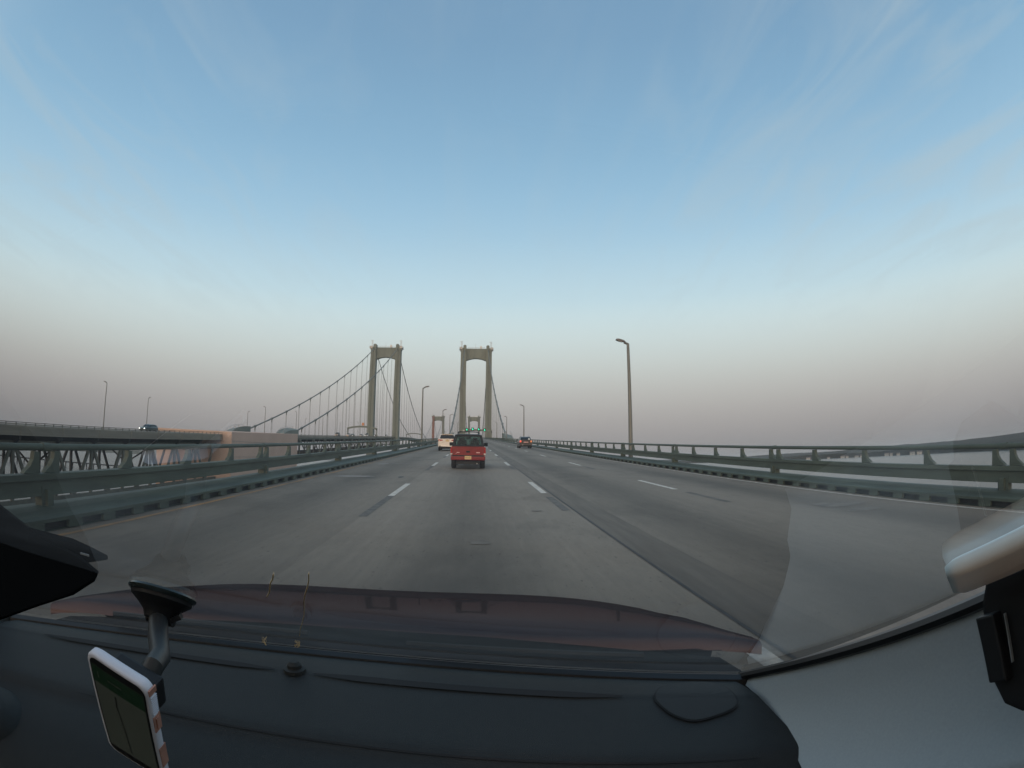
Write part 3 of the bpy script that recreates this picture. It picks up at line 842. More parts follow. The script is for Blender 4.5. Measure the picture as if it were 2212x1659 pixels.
for s in (-1, 1):
    MB().prism([(s * .755, .03, 1.05), (s * .755, .40, 1.05), (s * .655, .55, 1.52), (s * .655, .22, 1.52)], (-s * .06, 0, 0)).build('rear_pillar', 'black_trim', t)
    MB().prism([(s * .64, .02, 1.05), (s * .76, .03, 1.05), (s * .66, .22, 1.52), (s * .56, .21, 1.52)], (0, .07, 0)).build('window_surround', 'black_trim', t)
    for y0 in (1.25, 2.15):
        MB().prism([(s * .755, y0, 1.05), (s * .755, y0 + .12, 1.05), (s * .65, y0 + .12, 1.52), (s * .65, y0, 1.52)], (-s * .05, 0, 0)).build('side_pillar', 'black_trim', t)
    MB().prism([(s * .755, 2.95, 1.04), (s * .755, 3.08, 1.04), (s * .635, 2.5, 1.52), (s * .635, 2.4, 1.52)], (-s * .06, 0, 0)).build('front_pillar', 'black_trim', t)
    MB().prism([(s * .74, .42, 1.06), (s * .74, 2.95, 1.06), (s * .645, 2.42, 1.51), (s * .645, .56, 1.51)], (-s * .006, 0, 0)).build('side_window', 'car_glass', t)
    MB().box((s * .785, .035, .86), (.09, .10, .30)).build('tail_lamp', 'red_lens', t, bevel=.015)
    MB().box((s * .785, .03, .705), (.09, .10, .08)).build('reverse_lamp', 'white_lens', t, bevel=.01)
    q = MB().box((s * .90, 2.55, 1.12), (.20, .12, .18)); q.build('mirror', 'black_trim', t, bevel=.04)
    wheel(t, s * .69, .85, .345, .235); wheel(t, s * .69, 3.55, .345, .235)
    q = MB().tube([(s * .50, .55, 1.61), (s * .50, .62, 1.70), (s * .50, .85, 1.725), (s * .50, 2.0, 1.725), (s * .50, 2.2, 1.62)], .018, 8); q.build('rack_rail', 'black_trim', t, True)
    MB().box((s * .33, 1.75, 1.02), (.46, .16, .62), Matrix.Rotation(-.15, 3, 'X')).build('seat_back', 'cabin_dark', t, bevel=.06)
    MB().box((s * .33, 1.70, 1.38), (.24, .10, .17)).build('headrest', 'cabin_dark', t, bevel=.04)
MB().prism([(-.57, .21, 1.50), (.57, .21, 1.50), (.57, .24, 1.54), (-.57, .24, 1.54)], (0, .07, 0)).build('window_header', 'black_trim', t)
MB().prism([(-.68, .015, 1.055), (.68, .015, 1.055), (.66, .05, 1.14), (-.66, .05, 1.14)], (0, .07, 0)).build('window_sill', 'black_trim', t)
MB().prism([(-.65, .05, 1.12), (.65, .05, 1.12), (.57, .205, 1.51), (-.57, .205, 1.51)], (0, .006, 0)).build('rear_window', 'car_glass', t)
MB().prism([(-.70, 3.02, 1.06), (.70, 3.02, 1.06), (.60, 2.46, 1.51), (-.60, 2.46, 1.51)], (0, .006, 0)).build('front_window', 'car_glass', t)
MB().box((.02, 2.5, 1.43), (.26, .06, .09)).build('inside_mirror', 'cabin_dark', t)
MB().tube([(-.52, .80, 1.725), (0, .80, 1.745), (.52, .80, 1.725)], .018, 8).build('rack_bar', 'black_trim', t, True)
MB().tube([(-.52, 1.9, 1.725), (0, 1.9, 1.745), (.52, 1.9, 1.725)], .018, 8).build('rack_bar', 'black_trim', t, True)
MB().box((0, .022, .815), (.17, .03, .075)).build('tailgate_handle', 'black_trim', t, bevel=.01)
MB().box((.06, .0, 1.075), (.46, .03, .025), Matrix.Rotation(.05, 3, 'Y')).build('rear_wiper', 'black_plastic', t)
MB().box((.14, .022, 1.0), (.10, .03, .06)).build('wiper_motor_cover', 'red_paint', t)
MB().box((.47, .02, .775), (.17, .02, .045)).build('badge', 'badge', t)
MB().box((-.47, .02, .775), (.13, .02, .035)).build('badge', 'badge', t)
MB().box((-.56, .02, .73), (.05, .02, .015)).build('badge', 'badge', t)
pl = MB().box((-.0, -.13, .545), (.31, .015, .155)).build('license_plate', 'plate_yellow', t)
for i, x in enumerate((-.11, -.075, -.04, .0, .04, .075, .11)):
    if i == 3: MB().box((x, -.14, .548), (.018, .006, .012)).build('plate_mark', 'plate_ink', pl)
    else:
        MB().box((x - .009, -.14, .548), (.007, .006, .065)).build('plate_mark', 'plate_ink', pl)
        MB().box((x + .004, -.14, .548 + (.028 if i % 2 else -.028)), (.018, .006, .008)).build('plate_mark', 'plate_ink', pl)
MB().box((0, .5, .30), (1.1, .7, .16)).box((-.05, 1.0, .30), (.3, .3, .26)).build('underbody', 'dark_steel', t)
MB().tube([(.42, -.02, .27), (.42, .4, .27)], .03, 8).build('tailpipe', 'galv', t)

def simple_suv(t, body, w_, L_, H_, belt, opts):
    """closed-cabin car; rear plane y=0"""
    hw = w_ / 2
    lo = [(hw * .82, .25), (hw * .97, .32), (hw, .55), (hw, belt * .8), (hw * .97, belt), (hw * .95, belt + .02)]
    hull([(0.05, [(a * .93, z) for a, z in lo]), (.22, lo), (L_ - 1.3, lo), (L_ - .5, [(a * .97, min(z, belt - .08)) for a, z in lo]), (L_, [(a * .85, min(z * .9 + .03, belt - .22)) for a, z in lo])]).build('body', body, t, True)
    top = lambda b, h, k=1: [(hw * .95 * k, belt + .01), (hw * .93 * k, belt + (h - belt) * .2), (hw * .80 * k, h - .1), (hw * .74 * k, h - .03), (hw * .5 * k, h)]
    f = opts.get('rake', .3)
    hull([(.12, top(0, belt + .15, .97)), (.12 + f, top(0, H_ - .04, .98)), (.12 + f + .4, top(0, H_)), (L_ * .5, top(0, H_)), (L_ * .58, top(0, H_ - .06, .98)), (L_ - 1.25, top(0, belt + .06, .96))]).build('cabin', body, t, True)
    # rear window follows the rake
    a = lambda u: Vector((0, .095 + (f + .01) * u, belt + .17 + (H_ - .04 - belt - .15) * u))
    P0, P1 = a(.03), a(.80)
    rw = MB().prism([(-hw * .80, P0.y, P0.z), (hw * .80, P0.y, P0.z), (hw * .70, P1.y, P1.z), (-hw * .70, P1.y, P1.z)], (0, .03, 0)).build('rear_window', opts.get('glass', 'dark_glass'), t)
    for s in (-1, 1):
        MB().prism([(s * (hw * .945), .75, belt + .06), (s * hw * .945, L_ - 1.75, belt + .06), (s * (hw * .815), L_ * .555, H_ - .12), (s * hw * .815, .85, H_ - .12)], (-s * .012, 0, 0)).build('side_window', 'dark_glass', t)
        MB().box((s * (hw + .09), L_ * .58, belt + .1), (.18, .12, .14)).build('mirror', opts.get('mirror', body), t, bevel=.03)
        wheel(t, s * (hw - .12), .85, .33, .21); wheel(t, s * (hw - .12), L_ - .9, .33, .21)
    MB().box((0, .02, .40), (w_ * .93, .20, .22)).build('rear_bumper', opts.get('bumper', body), t, bevel=.04)
    MB().box((0, .6, .27), (w_ * .7, 1, .12)).build('underbody', 'dark_steel', t)
    return rw

t = place_vehicle(cam_(-2.52), 49.0, 'white sport utility car with dark rear window in the lane by the yellow line', 'car')
simple_suv(t, 'white_car', 1.8, 4.5, 1.64, 1.02, dict(rake=.35, bumper='white_car'))
MB().box((0, -.05, .34), (1.66, .16, .17)).build('lower_trim', 'black_trim', t, bevel=.02)
MB().box((.02, .055, 1.0), (.32, .03, .17)).build('license_plate', 'plate_yellow', t)
MB().box((.02, .05, 1.115), (.12, .02, .05)).build('emblem', 'galv', t)
MB().box((-.45, .05, .84), (.16, .02, .03)).build('badge', 'galv', t)
for s in (-1, 1):
    MB().prism([(s * .86, .05, .93), (s * .42, .04, 1.00), (s * .42, .04, 1.06), (s * .84, .06, 1.14)], (0, .06, 0)).build('tail_lamp', 'red_lens', t)
    MB().box((s * .68, -.085, .47), (.16, .03, .06)).build('reflector', 'black_trim', t)
    MB().tube([(s * .62, .7, 1.64), (s * .62, .8, 1.68), (s * .62, 2.2, 1.69), (s * .62, 2.4, 1.63)], .02, 6).build('rack_rail', 'galv', t, True)
MB().prism([(-.6, .48, 1.60), (.6, .48, 1.60), (.6, .30, 1.61), (-.6, .30, 1.61)], (0, 0, .03)).build('roof_spoiler', 'white_car', t)

t = place_vehicle(cam_(6.78), 64.5, 'dark brown hatchback with lit tail lamps by the white edge line', 'car')
simple_suv(t, 'brown_car', 1.68, 4.1, 1.50, .95, dict(rake=.5, mirror='black_trim'))
MB().box((.02, .04, .80), (.62, .03, .11)).build('license_plate', 'badge', t)
MB().box((.42, .15, 1.20), (.26, .02, .15), Matrix.Rotation(-.75, 3, 'X')).build('window_sticker', 'white_metal', t)
for s in (-1, 1):
    MB().box((s * .68, .04, .90), (.2, .1, .22)).build('tail_lamp', 'tail_lit' if s < 0 else 'amber_lit', t, bevel=.02)
    MB().tube([(s * .55, .8, 1.50), (s * .55, .9, 1.54), (s * .55, 1.9, 1.54), (s * .55, 2.1, 1.50)], .018, 6).build('rack_rail', 'black_trim', t, True)
MB().box((-.42, -.075, .44), (.16, .02, .05)).build('reflector', 'white_lens', t)
MB().box((0, -.07, .36), (1.4, .03, .1)).build('lower_trim', 'black_trim', t)

# oncoming traffic on the other bridge (nose towards the viewer)
def oncoming(x, y, body, w_, L_, H_, belt, label, lit=True):
    t = place_vehicle(LX + x, y, label, 'car', 180, 'oncoming traffic on the other bridge', z=rz(y) - .04)
    simple_suv(t, body, w_, L_, H_, belt, dict(rake=.55))
    for s in (-1, 1):
        MB().box((s * w_ * .36, L_ - .05, .62), (.26, .12, .16)).build('headlamp', 'head_lit' if lit else 'white_lens', t)
    MB().box((0, L_ + .0, .42), (w_ * .8, .08, .14)).build('front_bumper', body, t)
    MB().prism([(-w_ * .38, L_ - 1.32, belt + .08), (w_ * .38, L_ - 1.32, belt + .08), (w_ * .33, L_ * .60, H_ - .1), (-w_ * .33, L_ * .60, H_ - .1)], (0, 0, .04)).build('windscreen', 'dark_glass', t)
oncoming(6.6, 92.5, 'blue_car', 1.85, 4.9, 1.5, .95, 'dark blue sedan on the other bridge between two street lamps')
oncoming(5.6, 251, 'grey_car', 1.9, 4.9, 1.95, 1.15, 'grey van on the other bridge before the arched gantry', False)
oncoming(6.0, 272, 'silver_car', 1.85, 4.8, 1.7, 1.05, 'pale sport utility car beside the leg of the arched gantry', False)
oncoming(2.5, 296, 'grey_car', 1.8, 4.7, 1.5, .95, 'low grey sedan passing under the arched gantry', True)
oncoming(5.8, 305, 'silver_car', 1.8, 4.7, 1.5, .95, 'silver sedan passing under the arched gantry', False)
oncoming(5.4, 324, 'grey_car', 1.95, 5.1, 2.1, 1.2, 'tall grey van with bright headlamps beside the tower leg', True)
oncoming(2.0, 372, 'brown_car', 1.8, 4.6, 1.5, .95, 'dark brown sedan between the tower legs of the other bridge', True)
oncoming(6.0, 392, 'grey_car', 1.8, 4.6, 1.6, 1.0, 'far grey hatchback between the tower legs of the other bridge', True)

# ---------------------------------------------------------------- the car we sit in (built in its own frame: camera at origin, y ahead, z up)
CB = Vector((-.25, -.35, -1.4))
Rg = Matrix.Rotation(GR, 4, 'X')
car = thing('car', 'car cabin with black dashboard, grey pillar trim and dark red hood', 'car')
car.matrix_world = Matrix.Translation(CAM) @ Rg @ Matrix.Translation(CB)
def cp(q, name, m, smooth=False, parent=None, bevel=0): return q.build(name, m, parent or car, smooth, CB, bevel)
XM = -.25
def yb_(x): return .875 - .165 * ((x - XM) / .69) ** 2
SL = .577
def glass_pt(x, s): return Vector((x, yb_(x) - .866 * s, -.41 + .5 * s))
# windscreen
nx, ns = 64, 32
q = MB(); rr = []
for j in range(ns + 1):
    s = 1.12 * j / ns
    hw = .705 - .10 * s
    rr.append([glass_pt(XM + hw * (2 * i / nx - 1) * (1.0), s) for i in range(nx + 1)])
q.loft(rr, close=False, cap=False)
ws = cp(q, 'windscreen', 'windscreen_glass', 'all')
# black seal at the glass base and up the right pillar
q = MB(); q.tube([glass_pt(XM + .70 * (2 * i / 30 - 1), .0) + Vector((0, -.012, -.012)) for i in range(31)], .016, 8)
cp(q, 'glass_seal', 'frit', True)
q = MB(); q.tube([glass_pt(.452 - .10 * s * .0, s) + Vector((-.006, 0, -.004)) for s in [i * .1 for i in range(11)]], .0085, 8)
cp(q, 'pillar_seal', 'frit', True)
# dashboard top: rows from glass base back to the lip, then the fall to the footwell
q = MB(); rr = []
nd = 60
rows = [(.00, -.418), (.05, -.410), (.10, -.405), (.12, -.406), (.20, -.413), (.27, -.420), (.30, -.432), (.40, -.452), (.52, -.50), (.60, -.60), (.64, -.95)]
def densify(P, k=5):                      # Catmull-Rom through the section points
    out_ = []
    for i in range(len(P) - 1):
        p0, p1, p2, p3 = P[max(i - 1, 0)], P[i], P[i + 1], P[min(i + 2, len(P) - 1)]
        for j in range(k):
            t_ = j / k
            out_.append((p1[0] + (p2[0] - p1[0]) * t_, .5 * (2 * p1[1] + (p2[1] - p0[1]) * t_ + (2 * p0[1] - 5 * p1[1] + 4 * p2[1] - p3[1]) * t_ ** 2 + (3 * p1[1] - p0[1] - 3 * p2[1] + p3[1]) * t_ ** 3)))
    return out_ + [P[-1]]
rows = densify(rows)
for d, z in rows:
    ring = []
    for i in range(nd + 1):
        u = 2 * i / nd - 1
        x = XM + .676 * u
        ring.append(Vector((x, yb_(x) - d * (1 - .10 * u * u), z)))
    rr.append(ring)
q.loft(rr, close=False, cap=False)
dash = cp(q, 'dashboard', 'dash', 'all')
def on_dash(x, d, up=.0012):
    u = (x - XM) / .68
    zs = [r_[1] for r_ in rows]; ds = [r_[0] for r_ in rows]
    for a, b, za, zb2 in zip(ds, ds[1:], zs, zs[1:]):
        if a <= d <= b:
            z = za + (zb2 - za) * (d - a) / (b - a); break
    return Vector((x, yb_(x) - d * (1 - .10 * u * u), z + up))
def dash_slot(x0, x1, d, w_, name='vent_slot', m='dash_gap', n=20, up=.003):
    q = MB(); rr = []
    for i in range(n + 1):
        x = x0 + (x1 - x0) * i / n
        tp = min(1, 5 * min(i, n - i) / n + .25)
        rr.append([on_dash(x, d - w_ * tp / 2, up), on_dash(x, d + w_ * tp / 2, up)])
    q.loft(rr, close=False, cap=False)
    return cp(q, name, m, False, dash)
dash_slot(-.80, -.335, .118, .015)
dash_slot(-.265, .225, .118, .017)
dash_slot(-.62, .36, .285, .0035, 'stitch_line', n=40, up=.002)
q = MB(); c_ = on_dash(-.30, .112)
for r_, z in ((.019, .001), (.0185, .006), (.013, .008), (.012, .014), (.007, .0185)):
    pass
q.loft([[c_ + Vector((r_ * math.cos(2 * math.pi * k / 18), r_ * math.sin(2 * math.pi * k / 18), z)) for k in range(18)] for r_, z in ((.020, -.002), (.019, .004), (.013, .006), (.0125, .012), (.007, .0175))])
cp(q, 'light_sensor', 'dash', True, dash)
# speaker grille
P = [(.292, .705), (.345, .712), (.395, .690), (.392, .612), (.372, .592), (.305, .585), (.278, .615), (.266, .665)]
def zd(x, y): return on_dash(x, max(.001, (yb_(x) - y) / (1 - .10 * ((x - XM) / .68) ** 2))).z
pcx, pcy = sum(p[0] for p in P) / len(P), sum(p[1] for p in P) / len(P)
PS = []
for i in range(len(P)):                       # rounded corners
    p, a_, b_ = Vector(P[i]), Vector(P[i - 1]), Vector(P[(i + 1) % len(P)])
    for u in (0, .25, .5, .75, 1):
        e0, e1 = p.lerp(a_, .38), p.lerp(b_, .38)
        PS.append(e0 * (1 - u) ** 2 + p * 2 * u * (1 - u) + e1 * u * u)
def patch_on_dash(k, up, name, m):
    q = MB(); rings = []
    for f in (k, k * .8, k * .6, k * .4, k * .2, k * .02):
        rings.append([Vector((pcx + (p.x - pcx) * f, pcy + (p.y - pcy) * f, 0)) for p in PS])
    for r_ in rings:
        for p in r_: p.z = zd(p.x, p.y) + up
    q.loft(rings, True, False); return cp(q, name, m, False, dash)
patch_on_dash(1.0, .0016, 'speaker_gap', 'dash_gap')
patch_on_dash(.955, .0026, 'speaker_grille', 'dash_grille')
# rounded instrument housing at the driver's end of the dashboard
q = MB(); bc = Vector((-0.738, 0.440, -.475)); rr = []
for j in range(7):
    e = R(90 * j / 6.4); rr.append([bc + Vector((.085 * math.cos(e) * math.cos(2 * math.pi * k / 28), .075 * math.cos(e) * math.sin(2 * math.pi * k / 28), .055 * math.sin(e))) for k in range(28)])
q.loft(rr); cp(q, 'instrument_hood', 'dash', 'all')
# dark visor over the instruments on the driver's side, rising above the dashboard
def ray(d): return Vector(d).normalized()
VO = [((-.797, .585, -.151), .70), ((-.735, .640, -.205), .68), ((-.686, .688, -.237), .66), ((-.659, .705, -.263), .65), ((-.663, .694, -.279), .64), ((-.690, .658, -.301), .64), ((-.735, .600, -.318), .64), ((-.774, .537, -.335), .64),
      ((-.88, .36, -.33), .70), ((-.92, .36, -.13), .74)]
q = MB()
f0 = [ray(d) * r_ for d, r_ in VO]
cV = sum(f0, Vector()) / len(f0)
ring1 = [p.lerp(cV, .05) + ray(p) * -.012 for p in f0]
ring3 = [p * 1.10 for p in f0]
q.loft([ring1, f0, ring3])
vis = cp(q, 'instrument_visor', 'matte_black', True)
tip = ray((-.650, .722, -.239)) * .69
q = MB(); q.tube([ray((-.76, .62, -.205)) * .68, ray((-.70, .676, -.222)) * .68, ray((-.674, .700, -.234)) * .68, tip], [.012, .012, .010, .003], 8); cp(q, 'control_stalk', 'matte_black', True, vis)
q = MB(); q.bar(ray((-.690, .690, -.232)) * .645, ray((-.677, .700, -.236)) * .642, .002, .002); cp(q, 'silver_mark', 'galv', False, vis)
# right pillar trim: from glass edge E down to the lower edge F
q = MB(); rr = []
nT = 60
for i in range(nT + 1):
    u = i / nT
    s = -.02 + 1.12 * u
    E_ = Vector((.452, yb_(.452) - .866 * s - .0, -.41 + .5 * s))
    # lower edge runs from the dash corner backwards
    F_ = Vector((.370 + .109 * u, .385 - .470 * u, -.432 + .285 * u))
    mid1 = E_.lerp(F_, .22) + Vector((.004, .012, .006)) * 1
    mid2 = E_.lerp(F_, .30) + Vector((.012, .010, .004))
    mid3 = E_.lerp(F_, .70) + Vector((.022, .012, .002))
    mid4 = E_.lerp(F_, .93) + Vector((.016, .004, .0))
    rr.append([E_ + Vector((-.004, 0, -.006)), mid1, mid2, mid3, mid4, F_, F_ + Vector((.05, .01, -.01))])
q.loft(rr, close=False, cap=False)
rr2 = [[Vector((.405, .715, -.425)), Vector((.452, .715, -.412))]]
pil = cp(q, 'pillar_trim', 'pillar_trim', 'all')
# lower corner of the trim between pillar and dashboard
q = MB(); rr = []
for i in range(13):
    u = i / 12
    D_ = Vector((.405 - .018 * u, .715 - .31 * u, -.424 - .006 * u))
    T_ = Vector((.452, .73 - .30 * u, -.42 + .10 * u))
    rr.append([D_, D_.lerp(T_, .5) + Vector((.006, 0, -.006)), T_])
# mirrored left pillar
q = MB(); rr = []
for i in range(13):
    s = 1.1 * i / 12
    E_ = Vector((-.952, yb_(-.952) - .866 * s, -.41 + .5 * s))
    rr.append([E_, E_ + Vector((-.06, -.02, -.09)), E_ + Vector((-.10, -.02, -.02)), E_ + Vector((-.04, .04, .02))])
q.loft(rr); cp(q, 'left_pillar', 'pillar_trim')
# right pillar outer skin
q = MB(); rr = []
for i in range(13):
    s = -.02 + 1.12 * i / 12
    E_ = Vector((.458, yb_(.458) - .866 * s, -.41 + .5 * s))
    rr.append([E_ * 1.01, E_ * 1.10 + Vector((0, 0, -.012)), E_ * 1.22 + Vector((0, 0, -.05)), E_ * 1.15 + Vector((0, -.03, -.16))])
q.loft(rr, close=False, cap=False); cp(q, 'right_pillar', 'paint_hood')
# doors, roof, floor, seats close the cabin
for s, x in ((1, .50), (-1, -1.0)):
    q = MB().box((x, -.45, -.80), (.06, 2.0, .72)); cp(q, 'door_panel', 'dash')
    q = MB().prism([(x - s * .005, .36, -.43), (x - s * .005, -1.4, -.40), (x - s * .10, -1.3, .10), (x - s * .10, -.15, .10)], (s * .005, 0, 0)); cp(q, 'side_window', 'side_glass')
    q = MB().box((x - s * .06, -.75, -.12), (.05, .10, .58)); cp(q, 'door_pillar', 'headliner')
    q = MB().tube([(x - s * .02, .30, -.36), (x + s * .06, .33, -.36)], .02, 8); cp(q, 'mirror_arm', 'paint_hood')
    q = MB().box((x + s * .16, .30, -.34), (.22, .10, .15)); cp(q, 'door_mirror', 'paint_hood', False, None, .03)
    q = MB().box((x - s * .38, -.62, -.42), (.50, .16, .75), Matrix.Rotation(-.2, 3, 'X')); cp(q, 'seat_back', 'headliner', False, None, .05)
    q = MB().box((x - s * .38, -.30, -.85), (.50, .55, .18)); cp(q, 'seat_cushion', 'headliner', False, None, .05)
q = MB(); q.loft([[Vector((-.97, -.12, .10)), Vector((-.25, -.10, .155)), Vector((.47, -.12, .10)), Vector((.47, -.12, .13)), Vector((-.25, -.10, .19)), Vector((-.97, -.12, .13))],
                  [Vector((-.97, -2.2, .12)), Vector((-.25, -2.2, .20)), Vector((.47, -2.2, .12)), Vector((.47, -2.2, .15)), Vector((-.25, -2.2, .23)), Vector((-.97, -2.2, .15))]])
cp(q, 'roof', 'headliner')
q = MB().box((-.25, -.9, -1.12), (1.5, 2.6, .06)).box((-.25, -2.2, -.70), (1.5, .06, .9)); cp(q, 'cabin_floor', 'dash')
# cowl and hood outside
q = MB(); rr = []
for d, z in ((-.02, -.425), (.05, -.45), (.18, -.475), (.325, -.490)):
    rr.append([Vector((XM + .80 * (2 * i / 24 - 1), yb_(XM + .80 * (2 * i / 24 - 1)) + d + .05 * 0, z - .02 * abs(2 * i / 24 - 1) ** 2)) for i in range(25)])
q.loft(rr, close=False, cap=False); cp(q, 'cowl', 'cowl_plastic', 'all')
q = MB(); rr = []
for d, z in ((.30, -.515), (.315, -.487), (.35, -.482), (.46, -.487), (.64, -.508), (.84, -.548), (.98, -.60), (1.06, -.67), (1.08, -.80), (1.10, -1.15)):
    ring = []
    for i in range(33):
        u = 2 * i / 32 - 1
        x = XM + .96 * u
        fall = .012 * u * u + .5 * max(0, abs(u) - .84) ** 1.5
        front = .80 * u ** 4
        ring.append(Vector((x, .875 - .165 * (min(abs(u) * .84, .75) / .69) ** 2 * (1 - min(1, d)) + .30 + (d - .30) * (1 - front), z - fall)))
    rr.append(ring)
q.loft(rr, close=False, cap=False); cp(q, 'hood', 'paint_hood', 'all')
for s in (-1, 1):
    q = MB().box((XM + s * .79, 1.0, -1.0), (.14, 1.3, .55)); cp(q, 'fender', 'paint_hood', False, None, .05)
    wq = MB().tube([(XM + s * .70, 1.25, -1.08), (XM + s * .86, 1.25, -1.08)], .32, 20); cp(wq, 'wheel', 'rubber')
    wq = MB().tube([(XM + s * .70, -1.35, -1.08), (XM + s * .86, -1.35, -1.08)], .32, 20); cp(wq, 'wheel', 'rubber')
q = MB().box((XM, 1.0, -1.05), (1.4, 1.5, .35)); cp(q, 'engine_tray', 'dark_steel')
# wipers resting at the base of the glass
for x0, x1 in ((-.72, -.30), (-.12, .28)):
    q = MB(); q.tube([glass_pt(x0 + (x1 - x0) * i / 8, .012 + .028 * i / 8) + Vector((0, .012, .022)) for i in range(9)], .0055, 6); cp(q, 'wiper', 'black_plastic')
# sap and straw caught on the glass
def glass_hit(d):
    d = Vector(d); lo_, hi_ = .05, 1.6
    for _ in range(40):
        r_ = (lo_ + hi_) / 2; p = d * r_
        if p.z > -.41 + (yb_(p.x) - p.y) * SL: hi_ = r_
        else: lo_ = r_
    return d * lo_ * .993
for k, (d, n_) in enumerate(((((-0.385, 0.836, -0.39)), 7), (((-0.327, 0.858, -0.397)), 10))):
    rr_ = random.Random(k + 3); c_ = glass_hit(d); q = MB()
    for j in range(n_):
        a, b = (c_ + Vector((rr_.uniform(-.006, .006), rr_.uniform(-.004, .004), rr_.uniform(-.009, .009))) for _ in range(2))
        q.tube([a, (a + b) / 2 + Vector((.001, -.001, .002)), b], .0007, 5)
    cp(q, 'dried_debris', 'tan_straw', False, ws)
def lerp3(a, b, u): return Vector(a).lerp(Vector(b), u)
q = MB(); q.tube([glass_hit(lerp3((-0.312, 0.911, -0.27), (-0.322, 0.866, -0.383), i / 9) + Vector((.0022 * math.sin(i * 1.3), 0, 0))) for i in range(10)], .0005, 5); cp(q, 'dried_debris', 'tan_straw', False, ws)
q = MB(); q.tube([glass_hit(lerp3((-0.376, 0.886, -0.271), (-0.384, 0.869, -0.312), i / 5) + Vector((.0015 * math.sin(i * 2.1), 0, 0))) for i in range(6)], .0006, 5); cp(q, 'dried_debris', 'tan_straw', False, ws)

# ---- small things in the cabin
MW = Matrix.Translation(CAM) @ Rg
def cabin_thing(name, label, cat, base):
    t_ = thing(name, label, cat); t_.matrix_world = MW @ Matrix.Translation(base); return t_
def ctp(q, name, m, t_, base, smooth=False, bevel=0, parent=None): return q.build(name, m, parent or t_, smooth, Vector(base), bevel)
# suction mount
gp = glass_pt(-.350, 0)
cupc = Vector((-.350, .483, -.196))
gn = Vector((0, -.5, -.866)).normalized()
cupc = glass_pt(-.350, (yb_(-.35) - .483) / .866)
ph = .85
TL, TR = Vector((-.663, .640, -.389)) * .587 * ph, Vector((-.566, .684, -.461)) * .546 * ph
pu = (TR - TL).normalized(); pw_ = (TR - TL).length
BRd = Vector((-.526, .621, -.580)); rB = TR.dot(pu) / BRd.dot(pu)
pv = (BRd * rB - TR); pv = (pv - pu * pv.dot(pu)).normalized()
pn = pu.cross(pv).normalized()
if pn.dot(-TL) < 0: pn = -pn
pc = TL + pu * pw_ / 2 + pv * pw_ * 1.0
bk = TL + pu * pw_ * .70 + pv * .03 - pn * .02
base = cupc
t = cabin_thing('phone_mount', 'black suction cup phone mount stuck to the windscreen', 'phone mount', base)
q = MB(); ax = gn; a1 = Vector((1, 0, 0)); a2 = ax.cross(a1)
def lath(q, c, prof, n=30): q.loft([[c + ax * h + r_ * (math.cos(2 * math.pi * k / n) * a1 + math.sin(2 * math.pi * k / n) * a2) for k in range(n)] for h, r_ in prof])
lath(q, cupc, ((.001, .040), (.0035, .042), (.006, .041), (.008, .0385))); ctp(q, 'suction_rim', 'suction_rubber', t, base, True)
q = MB(); lath(q, cupc, ((.008, .0375), (.012, .037), (.020, .026), (.027, .019), (.034, .017))); ctp(q, 'suction_cone', 'black_plastic', t, base, True)
neck0 = cupc + gn * .03
neck1 = Vector((-.562, .71, -.424)) * .50
q = MB(); q.tube([neck0, neck0.lerp(neck1, .35) + Vector((.002, -.002, -.006)), neck0.lerp(neck1, .75) + Vector((.006, 0, -.004)), neck1, neck1.lerp(bk, .5), bk], [.0115, .0115, .0105, .010, .010, .010], 12); ctp(q, 'neck', 'grey_plastic', t, base, True)
q = MB(); q.tube([neck0 + Vector((-.016, 0, -.004)), neck0 + Vector((.020, 0, -.004))], .006, 10); q.bar(neck0 + Vector((.016, 0, -.002)), neck0 + Vector((.030, .004, .004)), .01, .006); ctp(q, 'lock_lever', 'black_plastic', t, base)
q = MB(); M3 = Matrix((pu, pv, pn)).transposed()
q.box(TL + pu * pw_ * .62 + pv * .026 - pn * .019, (.050, .034, .018), M3); ctp(q, 'clamp', 'black_plastic', t, base, False, .003)
# phone
LEN = pw_ * 2.05; TH = .0125
base = pc
t = cabin_thing('phone', 'phone in white case with pink sides held in the suction mount', 'phone', base)
def rrect(w_, h_, r_, n=6):
    P = []
    for cx, cy, a0 in ((w_ - r_, r_, -90), (w_ - r_, h_ - r_, 0), (r_, h_ - r_, 90), (r_, r_, 180)):
        for i in range(n + 1):
            a_ = R(a0 + 90 * i / n); P.append((cx + r_ * math.cos(a_), cy + r_ * math.sin(a_)))
    return P
def ph_pt(a, b, c): return TL + pu * a + pv * b + pn * c
out = rrect(pw_, LEN, .010)
def inset(P, d): return [(pw_ / 2 + (a - pw_ / 2) * (1 - 2 * d / pw_), LEN / 2 + (b - LEN / 2) * (1 - 2 * d / LEN)) for a, b in P]
q = MB(); q.loft([[ph_pt(a, b, c) for a, b in inset(out, d)] for d, c in ((.003, -TH), (.0, -TH + .003), (.0, -.002), (.0012, 0.0005), (.0035, .0005))]); ctp(q, 'case', 'phone_white', t, base, 'all')
q = MB(); q.add([ph_pt(a, b, .0009) for a, b in inset(out, .0035)], [tuple(range(len(out)))]); ctp(q, 'bezel', 'black_plastic', t, base)
q = MB(); q.add([ph_pt(a, b, .0013) for a, b in ((.0058, .012), (pw_ - .0058, .012), (pw_ - .0058, LEN - .014), (.0058, LEN - .014))], [(0, 1, 2, 3)]); scn = ctp(q, 'screen', 'screen', t, base)
q = MB(); q.add([ph_pt(a, b, .0016) for a, b in ((.0058, .012), (pw_ - .0058, .012), (pw_ - .0058, .034), (.0058, .034))], [(0, 1, 2, 3)]); ctp(q, 'header_bar', 'screen_bar', t, base, parent=scn)
